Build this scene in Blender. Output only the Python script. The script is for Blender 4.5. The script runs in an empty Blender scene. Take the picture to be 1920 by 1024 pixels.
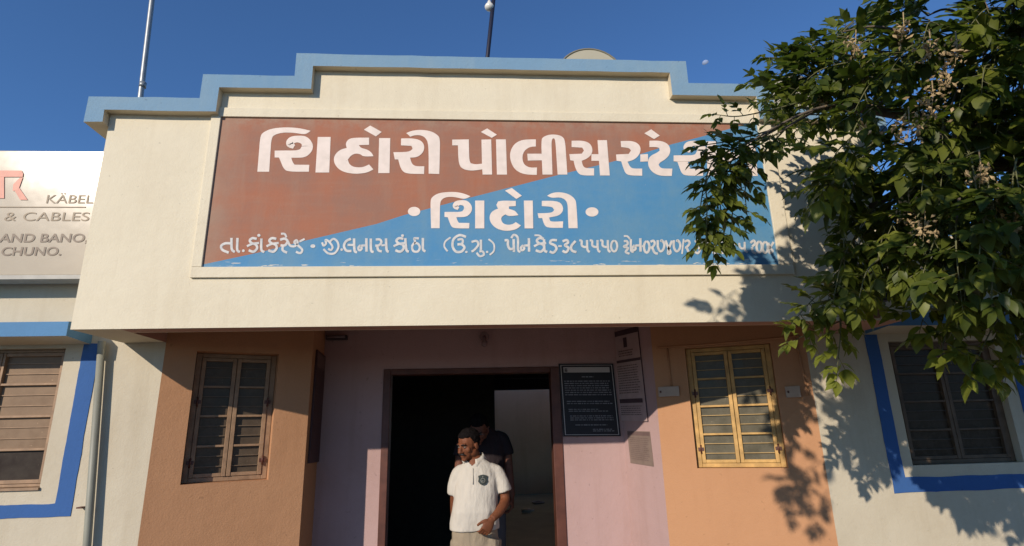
import bpy, bmesh, math, random
from mathutils import Vector, Matrix, noise

random.seed(7)
scene = bpy.context.scene
COL = scene.collection

# ------------------------------------------------------------------ camera
CAM = Vector((-0.099, -3.3, 1.65))
RIGHT = Vector((0.9976667261, -0.0641462115, -0.0233744978))
DOWN = Vector((-0.0053026439, 0.2685326698, -0.9632559822))
FWD = Vector((0.0680660383, 0.9611323888, 0.2675659650))
FPX = 1058.0
cam_d = bpy.data.cameras.new("camera")
cam = bpy.data.objects.new("camera", cam_d)
COL.objects.link(cam)
cam.matrix_world = Matrix(((RIGHT.x, -DOWN.x, -FWD.x, CAM.x),
                           (RIGHT.y, -DOWN.y, -FWD.y, CAM.y),
                           (RIGHT.z, -DOWN.z, -FWD.z, CAM.z), (0, 0, 0, 1)))
cam_d.sensor_width = 36.0
cam_d.lens = 36.0 * FPX / 1920.0
cam_d.clip_start = 0.05
cam_d.clip_end = 3000.0
scene.camera = cam

# ------------------------------------------------------------------ sky, sun, exposure
SUN_TO = Vector((-0.721, -1.0, 0.532)).normalized()
world = bpy.data.worlds.new("World")
scene.world = world
world.use_nodes = True
nt = world.node_tree
bg = nt.nodes["Background"]
sky = nt.nodes.new("ShaderNodeTexSky")
sky.sky_type = 'NISHITA'
sky.sun_disc = False
sky.sun_elevation = math.asin(SUN_TO.z)
sky.sun_rotation = math.atan2(SUN_TO.x, SUN_TO.y)
sky.air_density = 1.0
sky.dust_density = 0.0
sky.ozone_density = 8.5
nt.links.new(sky.outputs[0], bg.inputs[0])
bg.inputs[1].default_value = 0.118
sun_d = bpy.data.lights.new("sun", 'SUN')
sun_d.energy = 3.8
sun_d.angle = math.radians(0.55)
sun_d.color = (1.0, 0.88, 0.75)
sun = bpy.data.objects.new("sun", sun_d)
sun.rotation_euler = SUN_TO.to_track_quat('Z', 'Y').to_euler()
COL.objects.link(sun)
scene.view_settings.view_transform = 'Standard'
scene.view_settings.look = 'None'
scene.view_settings.exposure = 0.25
scene.view_settings.gamma = 1.0


# ------------------------------------------------------------------ helpers
def ray(u, v):
    return RIGHT * ((u - 960) / FPX) + DOWN * ((v - 512) / FPX) + FWD


def at(u, v, y):                      # point of the vertical plane y = const
    d = ray(u, v)
    return CAM + d * ((y - CAM.y) / d.y)


def on_plane(u, v, p, n):
    d = ray(u, v)
    return CAM + d * ((p - CAM).dot(n) / d.dot(n))


def tag(o, label=None, cat=None, group=None, kind=None):
    if label: o["label"] = label
    if cat: o["category"] = cat
    if group: o["group"] = group
    if kind: o["kind"] = kind
    return o


def empty(name, loc=(0, 0, 0)):
    o = bpy.data.objects.new(name, None)
    o.location = loc
    o.empty_display_size = 0.1
    COL.objects.link(o)
    return o


def link(name, me, parent=None):
    o = bpy.data.objects.new(name, me)
    COL.objects.link(o)
    if parent is not None:
        o.parent = parent
        if parent.parent is None:
            o.matrix_parent_inverse = Matrix.Translation(parent.location).inverted()
        else:
            o.matrix_parent_inverse = Matrix.Identity(4)
            o.matrix_parent_inverse = (parent_world(parent)).inverted()
    return o


def parent_world(o):
    return Matrix.Identity(4) if o.type == 'MESH' else Matrix.Translation(o.location)


class MB:
    """collects shapes with materials and links them as one mesh object"""
    def __init__(self):
        self.bm = bmesh.new()
        self.mats = []

    def mi(self, m):
        if m not in self.mats:
            self.mats.append(m)
        return self.mats.index(m)

    def poly(self, pts, m):
        vs = [self.bm.verts.new(p) for p in pts]
        f = self.bm.faces.new(vs)
        f.material_index = self.mi(m)
        return f

    def box(self, x0, x1, y0, y1, z0, z1, m, tf=None):
        c = [(x0, y0, z0), (x1, y0, z0), (x1, y1, z0), (x0, y1, z0), (x0, y0, z1), (x1, y0, z1), (x1, y1, z1), (x0, y1, z1)]
        if tf: c = [tf(*p) for p in c]
        vs = [self.bm.verts.new(p) for p in c]
        for idx in ((0, 1, 5, 4), (1, 2, 6, 5), (2, 3, 7, 6), (3, 0, 4, 7), (4, 5, 6, 7), (3, 2, 1, 0)):
            f = self.bm.faces.new([vs[i] for i in idx])
            f.material_index = self.mi(m)

    def prism(self, poly2, y0, y1, m, m_side=None, tf=None):
        """polygon in (x, z) extruded along y"""
        a = [(x, y0, z) for x, z in poly2]
        b = [(x, y1, z) for x, z in poly2]
        if tf:
            a = [tf(*p) for p in a]; b = [tf(*p) for p in b]
        va = [self.bm.verts.new(p) for p in a]
        vb = [self.bm.verts.new(p) for p in b]
        f = self.bm.faces.new(va); f.material_index = self.mi(m)
        f = self.bm.faces.new(list(reversed(vb))); f.material_index = self.mi(m)
        n = len(a)
        for i in range(n):
            j = (i + 1) % n
            mm = m_side(i) if callable(m_side) else (m_side or m)
            f = self.bm.faces.new([va[i], vb[i], vb[j], va[j]])
            f.material_index = self.mi(mm)

    def tube(self, pts, r, m, seg=8, cap=True):
        pts = [Vector(p) for p in pts]
        rs = r if isinstance(r, (list, tuple)) else [r] * len(pts)
        rings = []
        prev = None
        for i, p in enumerate(pts):
            t = (pts[min(i + 1, len(pts) - 1)] - pts[max(i - 1, 0)])
            t = t.normalized() if t.length > 1e-9 else Vector((0, 0, 1))
            if prev is None:
                a = t.orthogonal().normalized()
            else:
                a = (prev - t * prev.dot(t))
                a = a.normalized() if a.length > 1e-6 else t.orthogonal().normalized()
            prev = a
            b = t.cross(a)
            rings.append([self.bm.verts.new(p + (a * math.cos(2 * math.pi * k / seg) + b * math.sin(2 * math.pi * k / seg)) * rs[i]) for k in range(seg)])
        mi = self.mi(m)
        for q in range(len(rings) - 1):
            for k in range(seg):
                f = self.bm.faces.new([rings[q][k], rings[q][(k + 1) % seg], rings[q + 1][(k + 1) % seg], rings[q + 1][k]])
                f.material_index = mi; f.smooth = True
        if cap:
            f = self.bm.faces.new(list(reversed(rings[0]))); f.material_index = mi
            f = self.bm.faces.new(rings[-1]); f.material_index = mi

    def rings(self, rings, m, smooth=True):
        """loft through closed rings of points"""
        mi = self.mi(m)
        vr = [[self.bm.verts.new(p) for p in r] for r in rings]
        n = len(vr[0])
        for q in range(len(vr) - 1):
            for k in range(n):
                f = self.bm.faces.new([vr[q][k], vr[q][(k + 1) % n], vr[q + 1][(k + 1) % n], vr[q + 1][k]])
                f.material_index = mi; f.smooth = smooth
        f = self.bm.faces.new(list(reversed(vr[0]))); f.material_index = mi
        f = self.bm.faces.new(vr[-1]); f.material_index = mi

    def ell(self, c, r, m, rot=None, seg=14, rg=9):
        c = Vector(c)
        rr = []
        for i in range(1, rg):
            th = math.pi * i / rg
            ring = []
            for k in range(seg):
                ph = 2 * math.pi * k / seg
                p = Vector((r[0] * math.sin(th) * math.cos(ph), r[1] * math.sin(th) * math.sin(ph), -r[2] * math.cos(th)))
                if rot: p = rot @ p
                ring.append(c + p)
            rr.append(ring)
        self.rings(rr, m)

    def build(self, name, parent=None, recalc=True, bevel=0.0):
        if recalc:
            bmesh.ops.recalc_face_normals(self.bm, faces=self.bm.faces[:])
        me = bpy.data.meshes.new(name)
        self.bm.to_mesh(me)
        self.bm.free()
        for m in self.mats:
            me.materials.append(m)
        o = link(name, me, parent)
        if bevel:
            md = o.modifiers.new("bevel", 'BEVEL')
            md.width = bevel; md.segments = 2; md.limit_method = 'ANGLE'
        return o


def remeshed(mb, name, parent, voxel, smooth=4, mat=None, disp=None):
    """union of the lofts in mb as one continuous skin"""
    bmesh.ops.recalc_face_normals(mb.bm, faces=mb.bm.faces[:])
    me = bpy.data.meshes.new("tmp")
    mb.bm.to_mesh(me)
    mb.bm.free()
    o = bpy.data.objects.new("tmp", me)
    COL.objects.link(o)
    md = o.modifiers.new("r", 'REMESH'); md.mode = 'VOXEL'; md.voxel_size = voxel; md.use_smooth_shade = True
    md = o.modifiers.new("s", 'SMOOTH'); md.factor = 0.5; md.iterations = smooth
    dg = bpy.context.evaluated_depsgraph_get()
    ev = o.evaluated_get(dg)
    me2 = bpy.data.meshes.new_from_object(ev)
    bpy.data.objects.remove(o)
    bpy.data.meshes.remove(me)
    if disp:
        for v in me2.vertices:
            v.co = v.co + v.normal * disp(v.co)
    me2.materials.clear()
    me2.materials.append(mat)
    me2.name = name
    for p in me2.polygons:
        p.use_smooth = True
    return link(name, me2, parent)


# ------------------------------------------------------------------ materials
def nmat(name):
    m = bpy.data.materials.new(name)
    m.use_nodes = True
    n = m.node_tree
    return m, n, n.nodes["Principled BSDF"]


def mixc(n, fac, a, b, mode='MIX'):
    x = n.nodes.new("ShaderNodeMix"); x.data_type = 'RGBA'; x.blend_type = mode
    for sock, val in ((x.inputs[0], fac), (x.inputs[6], a), (x.inputs[7], b)):
        if hasattr(val, 'is_linked'): n.links.new(val, sock)
        elif isinstance(val, tuple): sock.default_value = (*val, 1) if len(val) == 3 else val
        else: sock.default_value = val
    return x.outputs[2]


def nz(n, scale, detail=4, rough=0.55, stretch=None, co=None):
    t = n.nodes.new("ShaderNodeTexNoise")
    t.inputs["Scale"].default_value = scale
    t.inputs["Detail"].default_value = detail
    t.inputs["Roughness"].default_value = rough
    if co is None:
        g = n.nodes.new("ShaderNodeTexCoord"); co = g.outputs["Object"]
    if stretch:
        mp = n.nodes.new("ShaderNodeMapping"); mp.inputs["Scale"].default_value = stretch
        n.links.new(co, mp.inputs[0]); co = mp.outputs[0]
    n.links.new(co, t.inputs["Vector"])
    return t.outputs["Fac"]


def ramp(n, x, a, b, ca=0.0, cb=1.0):
    r = n.nodes.new("ShaderNodeMapRange")
    r.inputs[1].default_value = a; r.inputs[2].default_value = b
    r.inputs[3].default_value = ca; r.inputs[4].default_value = cb
    n.links.new(x, r.inputs[0])
    return r.outputs[0]


def bumpn(n, p, h, strength, dist):
    b = n.nodes.new("ShaderNodeBump"); b.inputs["Strength"].default_value = strength; b.inputs["Distance"].default_value = dist
    n.links.new(h, b.inputs["Height"]); n.links.new(b.outputs[0], p.inputs["Normal"])
    return b


def math2(n, op, a, b):
    m = n.nodes.new("ShaderNodeMath"); m.operation = op
    for i, v in enumerate((a, b)):
        if hasattr(v, 'is_linked'): n.links.new(v, m.inputs[i])
        else: m.inputs[i].default_value = v
    return m.outputs[0]


def plaster(name, col, dirt=(0.6, 0.52, 0.42), amount=0.25, rough=0.85, bump=0.35, streak=0.25):
    m, n, p = nmat(name)
    big = ramp(n, nz(n, 1.6, 5), 0.42, 0.72)
    fine = ramp(n, nz(n, 22, 4), 0.35, 0.75)
    st = ramp(n, nz(n, 1.0, 5, 0.6, (9, 9, 0.7)), 0.52, 0.78)
    spots = ramp(n, nz(n, 34, 2, 0.4), 0.72, 0.76)
    dc = tuple(c * d for c, d in zip(col, dirt))
    lc = tuple(min(1, c * 1.06) for c in col)
    c1 = mixc(n, math2(n, 'MULTIPLY', big, amount), col, dc)
    c2 = mixc(n, math2(n, 'MULTIPLY', fine, 0.35), c1, lc)
    c3 = mixc(n, math2(n, 'MULTIPLY', st, streak), c2, dc)
    c4 = mixc(n, math2(n, 'MULTIPLY', spots, 0.35), c3, tuple(c * 0.45 for c in col))
    n.links.new(c4, p.inputs["Base Color"])
    p.inputs["Roughness"].default_value = rough
    p.inputs["Specular IOR Level"].default_value = 0.25
    h = math2(n, 'ADD', nz(n, 90, 5, 0.65), math2(n, 'MULTIPLY', nz(n, 9, 3), 1.6))
    bumpn(n, p, h, bump, 0.006)
    return m


def simple(name, col, rough=0.6, metal=0.0, var=0.15, scale=14, bump=0.0, spec=0.4):
    m, n, p = nmat(name)
    c = mixc(n, ramp(n, nz(n, scale, 4), 0.3, 0.75), tuple(c * (1 - var) for c in col), tuple(min(1, c * (1 + var)) for c in col))
    n.links.new(c, p.inputs["Base Color"])
    p.inputs["Roughness"].default_value = rough
    p.inputs["Metallic"].default_value = metal
    p.inputs["Specular IOR Level"].default_value = spec
    if bump: bumpn(n, p, nz(n, scale * 4, 4), bump, 0.004)
    return m


M = {}
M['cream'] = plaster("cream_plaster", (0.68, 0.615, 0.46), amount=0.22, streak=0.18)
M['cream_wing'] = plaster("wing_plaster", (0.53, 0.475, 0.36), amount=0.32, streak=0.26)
M['cream_trim'] = plaster("cream_trim", (0.60, 0.53, 0.39), amount=0.2, streak=0.1, bump=0.2)
M['orange'] = plaster("orange_plaster", (0.455, 0.240, 0.123), amount=0.32, streak=0.22, dirt=(0.72, 0.66, 0.6))
M['mauve'] = plaster("mauve_plaster", (0.435, 0.295, 0.275), amount=0.3, streak=0.22)
M['soffit'] = plaster("soffit_plaster", (0.42, 0.245, 0.19), amount=0.3, streak=0.0)
M['coping_blue'] = plaster("coping_blue", (0.165, 0.285, 0.40), amount=0.6, streak=0.4, dirt=(1.5, 1.2, 0.98), bump=0.4)
M['band_blue'] = plaster("band_blue", (0.040, 0.112, 0.30), amount=0.2, streak=0.15, bump=0.3)
M['chajja_blue'] = plaster("shade_blue", (0.10, 0.23, 0.40), amount=0.3, streak=0.25, bump=0.3)
M['pvc'] = simple("grey_pvc", (0.24, 0.24, 0.19), 0.5, var=0.12, scale=6)
M['steel'] = simple("grey_steel", (0.30, 0.32, 0.32), 0.45, 0.5, scale=20)
M['black'] = simple("black_metal", (0.012, 0.014, 0.03), 0.5, scale=20)
M['darkwood'] = simple("dark_wood", (0.10, 0.035, 0.022), 0.5, var=0.3, scale=9, bump=0.15)
M['woodl'] = simple("brown_wood", (0.30, 0.19, 0.11), 0.6, var=0.25, scale=18, bump=0.2)
M['woody'] = simple("ochre_wood", (0.49, 0.295, 0.095), 0.55, var=0.3, scale=14, bump=0.25)
M['woodd'] = simple("weathered_wood", (0.115, 0.075, 0.045), 0.65, var=0.3, scale=14, bump=0.2)
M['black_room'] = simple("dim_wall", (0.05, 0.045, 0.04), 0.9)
M['hall_wall'] = plaster("hall_plaster", (0.72, 0.49, 0.29), amount=0.3)
M['hall_floor'] = simple("green_stone_floor", (0.24, 0.25, 0.17), 0.3, var=0.3, scale=3)
M['sockets'] = simple("grey_plastic", (0.40, 0.30, 0.22), 0.5, var=0.1)
M['white_paint'] = None


def glass(name, col, dust, rough=0.16, spec=0.12):
    m, n, p = nmat(name)
    f = ramp(n, nz(n, 7, 6, 0.65), 0.35, 0.7)
    f2 = ramp(n, nz(n, 60, 2), 0.7, 0.74)
    c = mixc(n, f, col, dust)
    c = mixc(n, math2(n, 'MULTIPLY', f2, 0.5), c, tuple(min(1, x * 2.2) for x in dust))
    n.links.new(c, p.inputs["Base Color"])
    r = ramp(n, f, 0, 1, rough, rough + 0.25)
    n.links.new(r, p.inputs["Roughness"])
    p.inputs["Specular IOR Level"].default_value = spec
    return m


M['glass_l'] = glass("dusty_glass_olive", (0.075, 0.055, 0.038), (0.12, 0.09, 0.06))
M['glass_r'] = glass("dusty_glass_grey", (0.085, 0.078, 0.055), (0.14, 0.125, 0.09))
M['glass_w'] = glass("dusty_glass_brown", (0.20, 0.135, 0.085), (0.26, 0.18, 0.115), 0.35)
M['glass_d'] = glass("dark_glass", (0.035, 0.025, 0.017), (0.07, 0.05, 0.035))
M['pane_dark'] = glass("black_pane", (0.03, 0.022, 0.018), (0.05, 0.04, 0.03), 0.3)


def letter_mat():
    m, n, p = nmat("cream_letter_paint")
    f = ramp(n, nz(n, 16, 5), 0.38, 0.75)
    c = mixc(n, f, (0.76, 0.655, 0.575), (0.66, 0.57, 0.495))
    w = ramp(n, nz(n, 70, 3), 0.72, 0.78)
    c = mixc(n, math2(n, 'MULTIPLY', w, 0.5), c, (0.34, 0.26, 0.21))
    n.links.new(c, p.inputs["Base Color"]); p.inputs["Roughness"].default_value = 0.7
    return m


M['letter'] = letter_mat()


def small_letter_mat():
    m, n, p = nmat("white_letter_paint")
    c = mixc(n, ramp(n, nz(n, 40, 3), 0.35, 0.7), (0.62, 0.60, 0.56), (0.45, 0.46, 0.46))
    n.links.new(c, p.inputs["Base Color"]); p.inputs["Roughness"].default_value = 0.7
    return m


M['letter2'] = small_letter_mat()


def sign_mat(name, col, fade, edge):
    m, n, p = nmat(name)
    g = n.nodes.new("ShaderNodeTexCoord"); sp = n.nodes.new("ShaderNodeSeparateXYZ")
    n.links.new(g.outputs["Object"], sp.inputs[0])
    f1 = ramp(n, nz(n, 3.2, 8, 0.68), 0.40, 0.62)
    f2 = ramp(n, nz(n, 1.5, 5, 0.6, (7, 7, 1.0)), 0.5, 0.78)
    c = mixc(n, f1, col, fade)
    sc_ = ramp(n, nz(n, 1.0, 6, 0.7, (2.5, 2.5, 22)), 0.5, 0.75)
    c = mixc(n, math2(n, 'MULTIPLY', sc_, 0.2), c, edge)
    c = mixc(n, math2(n, 'MULTIPLY', f2, 0.35), c, edge)
    # dusty, sun-bleached left end and top rim of the painted panel
    e = ramp(n, sp.outputs[0], -1.70, -1.50, 0.8, 0.0)
    e = math2(n, 'MULTIPLY', e, ramp(n, nz(n, 6, 5), 0.2, 0.6))
    c = mixc(n, e, c, edge)
    t = ramp(n, sp.outputs[2], 3.50, 3.60, 0.0, 0.75)
    t = math2(n, 'MULTIPLY', t, ramp(n, nz(n, 9, 6, 0.7), 0.42, 0.6))
    c = mixc(n, t, c, edge)
    # flaked spots showing the cream coat below
    ch = ramp(n, nz(n, 17, 6, 0.7), 0.70, 0.74)
    c = mixc(n, math2(n, 'MULTIPLY', ch, 0.6), c, (0.55, 0.48, 0.38))
    # flaking along the bottom edge
    b = ramp(n, sp.outputs[2], 2.625, 2.66, 1.0, 0.0)
    b = math2(n, 'MULTIPLY', b, ramp(n, nz(n, 7, 5, 0.6, (1, 1, 7)), 0.60, 0.63))
    c = mixc(n, b, c, (0.62, 0.57, 0.46))
    n.links.new(c, p.inputs["Base Color"])
    p.inputs["Roughness"].default_value = 0.75
    p.inputs["Specular IOR Level"].default_value = 0.25
    bumpn(n, p, nz(n, 70, 5), 0.25, 0.005)
    return m


M['sign_brown'] = sign_mat("brown_sign_paint", (0.345, 0.138, 0.08), (0.285, 0.145, 0.10), (0.33, 0.23, 0.165))
M['sign_blue'] = sign_mat("blue_sign_paint", (0.073, 0.235, 0.42), (0.11, 0.255, 0.39), (0.16, 0.28, 0.36))

# ------------------------------------------------------------------ main dimensions (m)
W = 0.501            # plane of the wing walls
DY = 1.364           # plane of the door wall
CY = -0.057          # front of the coping
XL, XR = -2.367, 2.587
ZB = 2.251           # underside of the porch canopy
ZC = 2.56            # porch ceiling behind the canopy beam
YB = 0.115           # back of the canopy beam
WO, WO2 = -2.10, 2.218
TA, TB = 0.469, 0.412
LI, RI = -1.269, 1.249
LJ, RJ = -1.309, 1.102
YLI = W + (LI - WO) * TA
YRI = W + (WO2 - RI) * TB
FLOOR_IN = 0.25


def local(o, end):
    """local wall frame: (u along wall, n outward, z)"""
    o = Vector((o[0], o[1], 0)); e = Vector((end[0], end[1], 0))
    d = (e - o).normalized()
    nn = Vector((d.y, -d.x, 0))
    return (lambda u, n, z: o + d * u + nn * n + Vector((0, 0, z))), (e - o).length, o, d, nn


def wall_panel(mb, tf, u0, u1, z0, z1, holes, m, thick=0.15, m_rev=None):
    """wall sheet with rectangular openings and their reveals"""
    us = sorted({u0, u1, *[h[0] for h in holes], *[h[1] for h in holes]})
    zs = sorted({z0, z1, *[h[2] for h in holes], *[h[3] for h in holes]})
    for i in range(len(us) - 1):
        for j in range(len(zs) - 1):
            cu, cz = (us[i] + us[i + 1]) / 2, (zs[j] + zs[j + 1]) / 2
            if any(h[0] < cu < h[1] and h[2] < cz < h[3] for h in holes): continue
            for n in (0, -thick):
                mb.poly([tf(us[i], n, zs[j]), tf(us[i + 1], n, zs[j]), tf(us[i + 1], n, zs[j + 1]), tf(us[i], n, zs[j + 1])], m)
    r = m_rev or m
    for h in holes:
        for a, b in (((h[0], h[2]), (h[1], h[2])), ((h[1], h[2]), (h[1], h[3])), ((h[1], h[3]), (h[0], h[3])), ((h[0], h[3]), (h[0], h[2]))):
            mb.poly([tf(a[0], 0, a[1]), tf(b[0], 0, b[1]), tf(b[0], -thick, b[1]), tf(a[0], -thick, a[1])], r)
    for a, b in (((u0, z0), (u1, z0)), ((u1, z0), (u1, z1)), ((u1, z1), (u0, z1)), ((u0, z1), (u0, z0))):
        mb.poly([tf(a[0], 0, a[1]), tf(b[0], 0, b[1]), tf(b[0], -thick, b[1]), tf(a[0], -thick, a[1])], m)


# ------------------------------------------------------------------ ground
def ground_mat():
    m, n, p = nmat("dusty_ground")
    c = mixc(n, ramp(n, nz(n, 0.8, 8, 0.6), 0.3, 0.7), (0.085, 0.07, 0.055), (0.13, 0.105, 0.08))
    n.links.new(c, p.inputs["Base Color"]); p.inputs["Roughness"].default_value = 0.95
    bumpn(n, p, nz(n, 30, 6), 0.5, 0.02)
    return m


g = MB(); gm = ground_mat()
g.poly([(-900, -900, -0.15), (900, -900, -0.15), (900, 900, -0.15), (-900, 900, -0.15)], gm)
tag(g.build("ground"), kind="structure")
pf = MB()
pf.box(-2.9, 3.1, -0.5, DY + 0.10, -0.146, 0.0, simple("porch_stone", (0.13, 0.11, 0.09), 0.6, scale=4))
tag(pf.build("porch_floor"), kind="structure")

# ------------------------------------------------------------------ the police station
station = empty("police_station", (0.1, W, 0))
tag(station, "low cream and orange police station with a stepped blue-edged parapet over its porch", "building")

# wing walls
LWX0, LWX1, LWZ0, LWZ1 = -3.52, -2.716, 1.381, 2.222
RWX0, RWX1, RWZ0, RWZ1 = 2.826, 3.62, 1.357, 2.19
tfW = lambda u, n, z: Vector((u, W - n, z))
mb = MB()
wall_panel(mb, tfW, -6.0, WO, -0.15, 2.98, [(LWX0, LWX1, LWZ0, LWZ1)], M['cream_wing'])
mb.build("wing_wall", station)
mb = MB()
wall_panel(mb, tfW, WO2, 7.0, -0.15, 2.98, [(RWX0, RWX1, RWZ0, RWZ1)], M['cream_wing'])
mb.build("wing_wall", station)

# splayed porch walls
tfL, LL, oL, dL, nL = local((WO, W), (LI, YLI))
tfR, LR, oR, dR, nR = local((RI, YRI), (WO2, W))
kL = math.sqrt(1 + TA * TA); kR = math.sqrt(1 + TB * TB)
OLH = ((-1.935 - WO) * kL, (-1.473 - WO) * kL, 1.366, 2.204)
ORH = ((1.468 - RI) * kR, (2.010 - RI) * kR, 1.358, 2.204)
mb = MB(); wall_panel(mb, tfL, 0, LL, -0.15, ZC, [OLH], M['orange'], 0.16); mb.build("splayed_wall", station)
mb = MB(); wall_panel(mb, tfR, 0, LR, -0.15, ZC, [ORH], M['orange'], 0.12); mb.build("splayed_wall", station)
# short returns between splayed walls and door wall
tfSL, SLL, oSL, dSL, nSL = local((LI, YLI), (LJ, DY))
tfSR, SRL, oSR, dSR, nSR = local((RJ, DY), (RI, YRI))
mb = MB(); wall_panel(mb, tfSL, 0.0, SLL, -0.15, ZC, [], M['orange'], 0.1); mb.build("return_wall", station)
mb = MB(); wall_panel(mb, tfSR, 0.0, SRL, -0.15, ZC, [], M['mauve'], 0.1); mb.build("return_wall", station)
# door wall
DL_, DR_, DT = -0.827, 0.605, 2.145
tfD = lambda u, n, z: Vector((u, DY - n, z))
mb = MB(); wall_panel(mb, tfD, LJ, RJ, -0.15, ZC, [(DL_, DR_, -0.148, DT)], M['mauve'], 0.14); mb.build("door_wall", station)
# door frame
mb = MB()
fw = 0.058
mb.box(DL_ + .002, DL_ + fw, DY - 0.012, DY + 0.12, 0.0, DT - .002, M['darkwood'])
mb.box(DR_ - fw - .02, DR_ - .002, DY - 0.012, DY + 0.12, 0.0, DT - .002, M['darkwood'])
mb.box(DL_ + fw + .001, DR_ - fw - .021, DY - 0.010, DY + 0.12, DT - fw * 0.8, DT - .002, M['darkwood'])
mb.build("door_frame", station, bevel=0.004)
# open door leaves, swung inwards
mb = MB()
mb.box(DL_ - .70, DL_ - .01, DY + 0.155, DY + 0.195, FLOOR_IN + .01, DT - fw, M['darkwood'])
mb.build("door_leaf", station, bevel=0.004)
mb = MB()
mb.box(DR_ + .01, DR_ + .70, DY + 0.155, DY + 0.195, FLOOR_IN + .01, DT - fw, M['darkwood'])
mb.build("door_leaf", station, bevel=0.004)

# hall inside
HX0, HX1, HY1, HZ = -1.9, 2.6, 10.2, 2.85
mb = MB()
mb.poly([(HX0, DY + .145, FLOOR_IN), (HX1, DY + .145, FLOOR_IN), (HX1, HY1, FLOOR_IN), (HX0, HY1, FLOOR_IN)], M['hall_floor'])
mb.poly([(LJ, DY + .142, FLOOR_IN), (RJ, DY + .142, FLOOR_IN), (RJ, DY + .142, -0.12), (LJ, DY + .142, -0.12)], M['hall_floor'])
mb.build("hall_floor", station)
mb = MB()
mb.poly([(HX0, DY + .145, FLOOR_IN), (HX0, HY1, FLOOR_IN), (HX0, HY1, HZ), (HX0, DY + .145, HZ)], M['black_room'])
mb.poly([(HX0, HY1, FLOOR_IN), (HX1, HY1, FLOOR_IN), (HX1, HY1, 4.1), (HX0, HY1, 4.1)], M['hall_wall'])  # end wall raised above the ceiling so its sunlit top bounces light down
mb.poly([(HX0, DY + .145, HZ), (HX1, DY + .145, HZ), (HX1, HY1 - 1.3, HZ), (HX0, HY1 - 1.3, HZ)], M['black_room'])  # ceiling stops short, an added gap that lets daylight into the hall
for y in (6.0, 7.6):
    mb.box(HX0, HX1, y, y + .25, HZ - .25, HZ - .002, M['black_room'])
mb.box(HX0, HX1, HY1 - 1.55, HY1 - 1.3, 2.46, HZ - .002, M['black_room'])  # beam added to hide the sunlit top of the end wall
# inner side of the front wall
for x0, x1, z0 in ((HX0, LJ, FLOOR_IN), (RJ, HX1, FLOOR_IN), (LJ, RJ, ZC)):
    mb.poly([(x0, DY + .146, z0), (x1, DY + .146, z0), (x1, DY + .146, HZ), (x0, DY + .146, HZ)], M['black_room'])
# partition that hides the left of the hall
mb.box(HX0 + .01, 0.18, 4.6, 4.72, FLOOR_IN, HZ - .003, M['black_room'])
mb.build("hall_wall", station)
mb = MB()
tfH = lambda u, n, z: Vector((HX1 + n, u, z))
wall_panel(mb, tfH, DY + .145, HY1, FLOOR_IN, HZ, [(6.4, 9.6, 0.7, 2.4)], M['hall_wall'], 0.15)  # unseen side opening added to let daylight into the hall
mb.build("hall_wall", station)

# porch ceiling
mb = MB()
mb.poly([(XL + .003, 0.004, ZB - .0), (WO, 0.004, ZB), (WO, W - .002, ZB), (XL + .003, W - .002, ZB)], M['cream_trim'])
mb.poly([(WO, 0.004, ZB), (WO2, 0.004, ZB), (WO2, YB, ZB), (WO, YB, ZB)], M['soffit'])
mb.poly([(WO2, 0.004, ZB), (XR - .003, 0.004, ZB), (XR - .003, W - .002, ZB), (WO2, W - .002, ZB)], M['soffit'])
mb.poly([(WO, YB, ZB), (WO2, YB, ZB), (WO2, YB, ZC), (WO, YB, ZC)], M['soffit'])
mb.poly([(WO, YB, ZB), (WO, W - .002, ZB), (WO, W - .002, ZC), (WO, YB, ZC)], M['soffit'])
mb.poly([(WO2, YB, ZB), (WO2, W - .002, ZB), (WO2, W - .002, ZC), (WO2, YB, ZC)], M['soffit'])
mb.poly([(WO, YB, ZC), (WO2, YB, ZC), (WO2, W - .002, ZC), (RI, YRI, ZC), (RJ, DY, ZC), (LJ, DY, ZC), (LI, YLI, ZC), (WO, W - .002, ZC)], M['mauve'])
mb.build("porch_ceiling", station)

# fascia of the porch canopy: stepped parapet
Z0, Z1, Z2 = 3.613, 3.786, 3.957          # undersides of the coping steps
C0, C1, C2, C3, C4, C5 = -2.478, -1.811, -1.243, 1.357, 1.935, 2.70
I0, I1, I2, I3, I4, I5 = -2.371, -1.703, -1.131, 1.236, 1.817, 2.585
T0, T1, T2 = 3.708, 3.879, 4.048
BL = 3.531
fas = [(XL, ZB + .001), (XR, ZB + .001), (XR, T0 - .02), (C4 - .01, T0 - .02), (C4 - .01, T1 - .02), (C3 - .01, T1 - .02), (C3 - .01, T2 - .02),
       (C2 + .01, T2 - .02), (C2 + .01, T1 - .02), (C1 + .01, T1 - .02), (C1 + .01, T0 - .02), (XL, T0 - .02)]
mb = MB()
mb.prism(fas, 0.0, 0.13, M['cream'])
mb.build("parapet", station)
mb = MB()
# canopy box behind the parapet (side cheeks and roof slab)
mb.box(XL + .001, XL + .12, 0.132, W + .6, ZB + .002, 3.2, M['cream'])
mb.box(XR - .12, XR - .001, 0.132, W + .6, ZB + .002, 3.2, M['cream'])
mb.box(XL + .121, XR - .121, 0.132, 3.0, HZ + .02, HZ + .14, M['cream_trim'])
mb.box(-6.0, 7.0, 3.002, HY1 - 1.3, HZ + .02, HZ + .24, M['cream_trim'])
mb.box(-6.0, 7.0, HY1 - 1.45, HY1 - 1.3, HZ + .242, 3.27, M['cream_trim'])  # unseen rear kerb added to keep sun off the lower end wall
mb.box(LJ - .9, RJ + 1.2, 0.14, DY + .13, ZC + .012, ZC + .10, M['cream_trim'])
mb.build("roof_slab", station)
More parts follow.
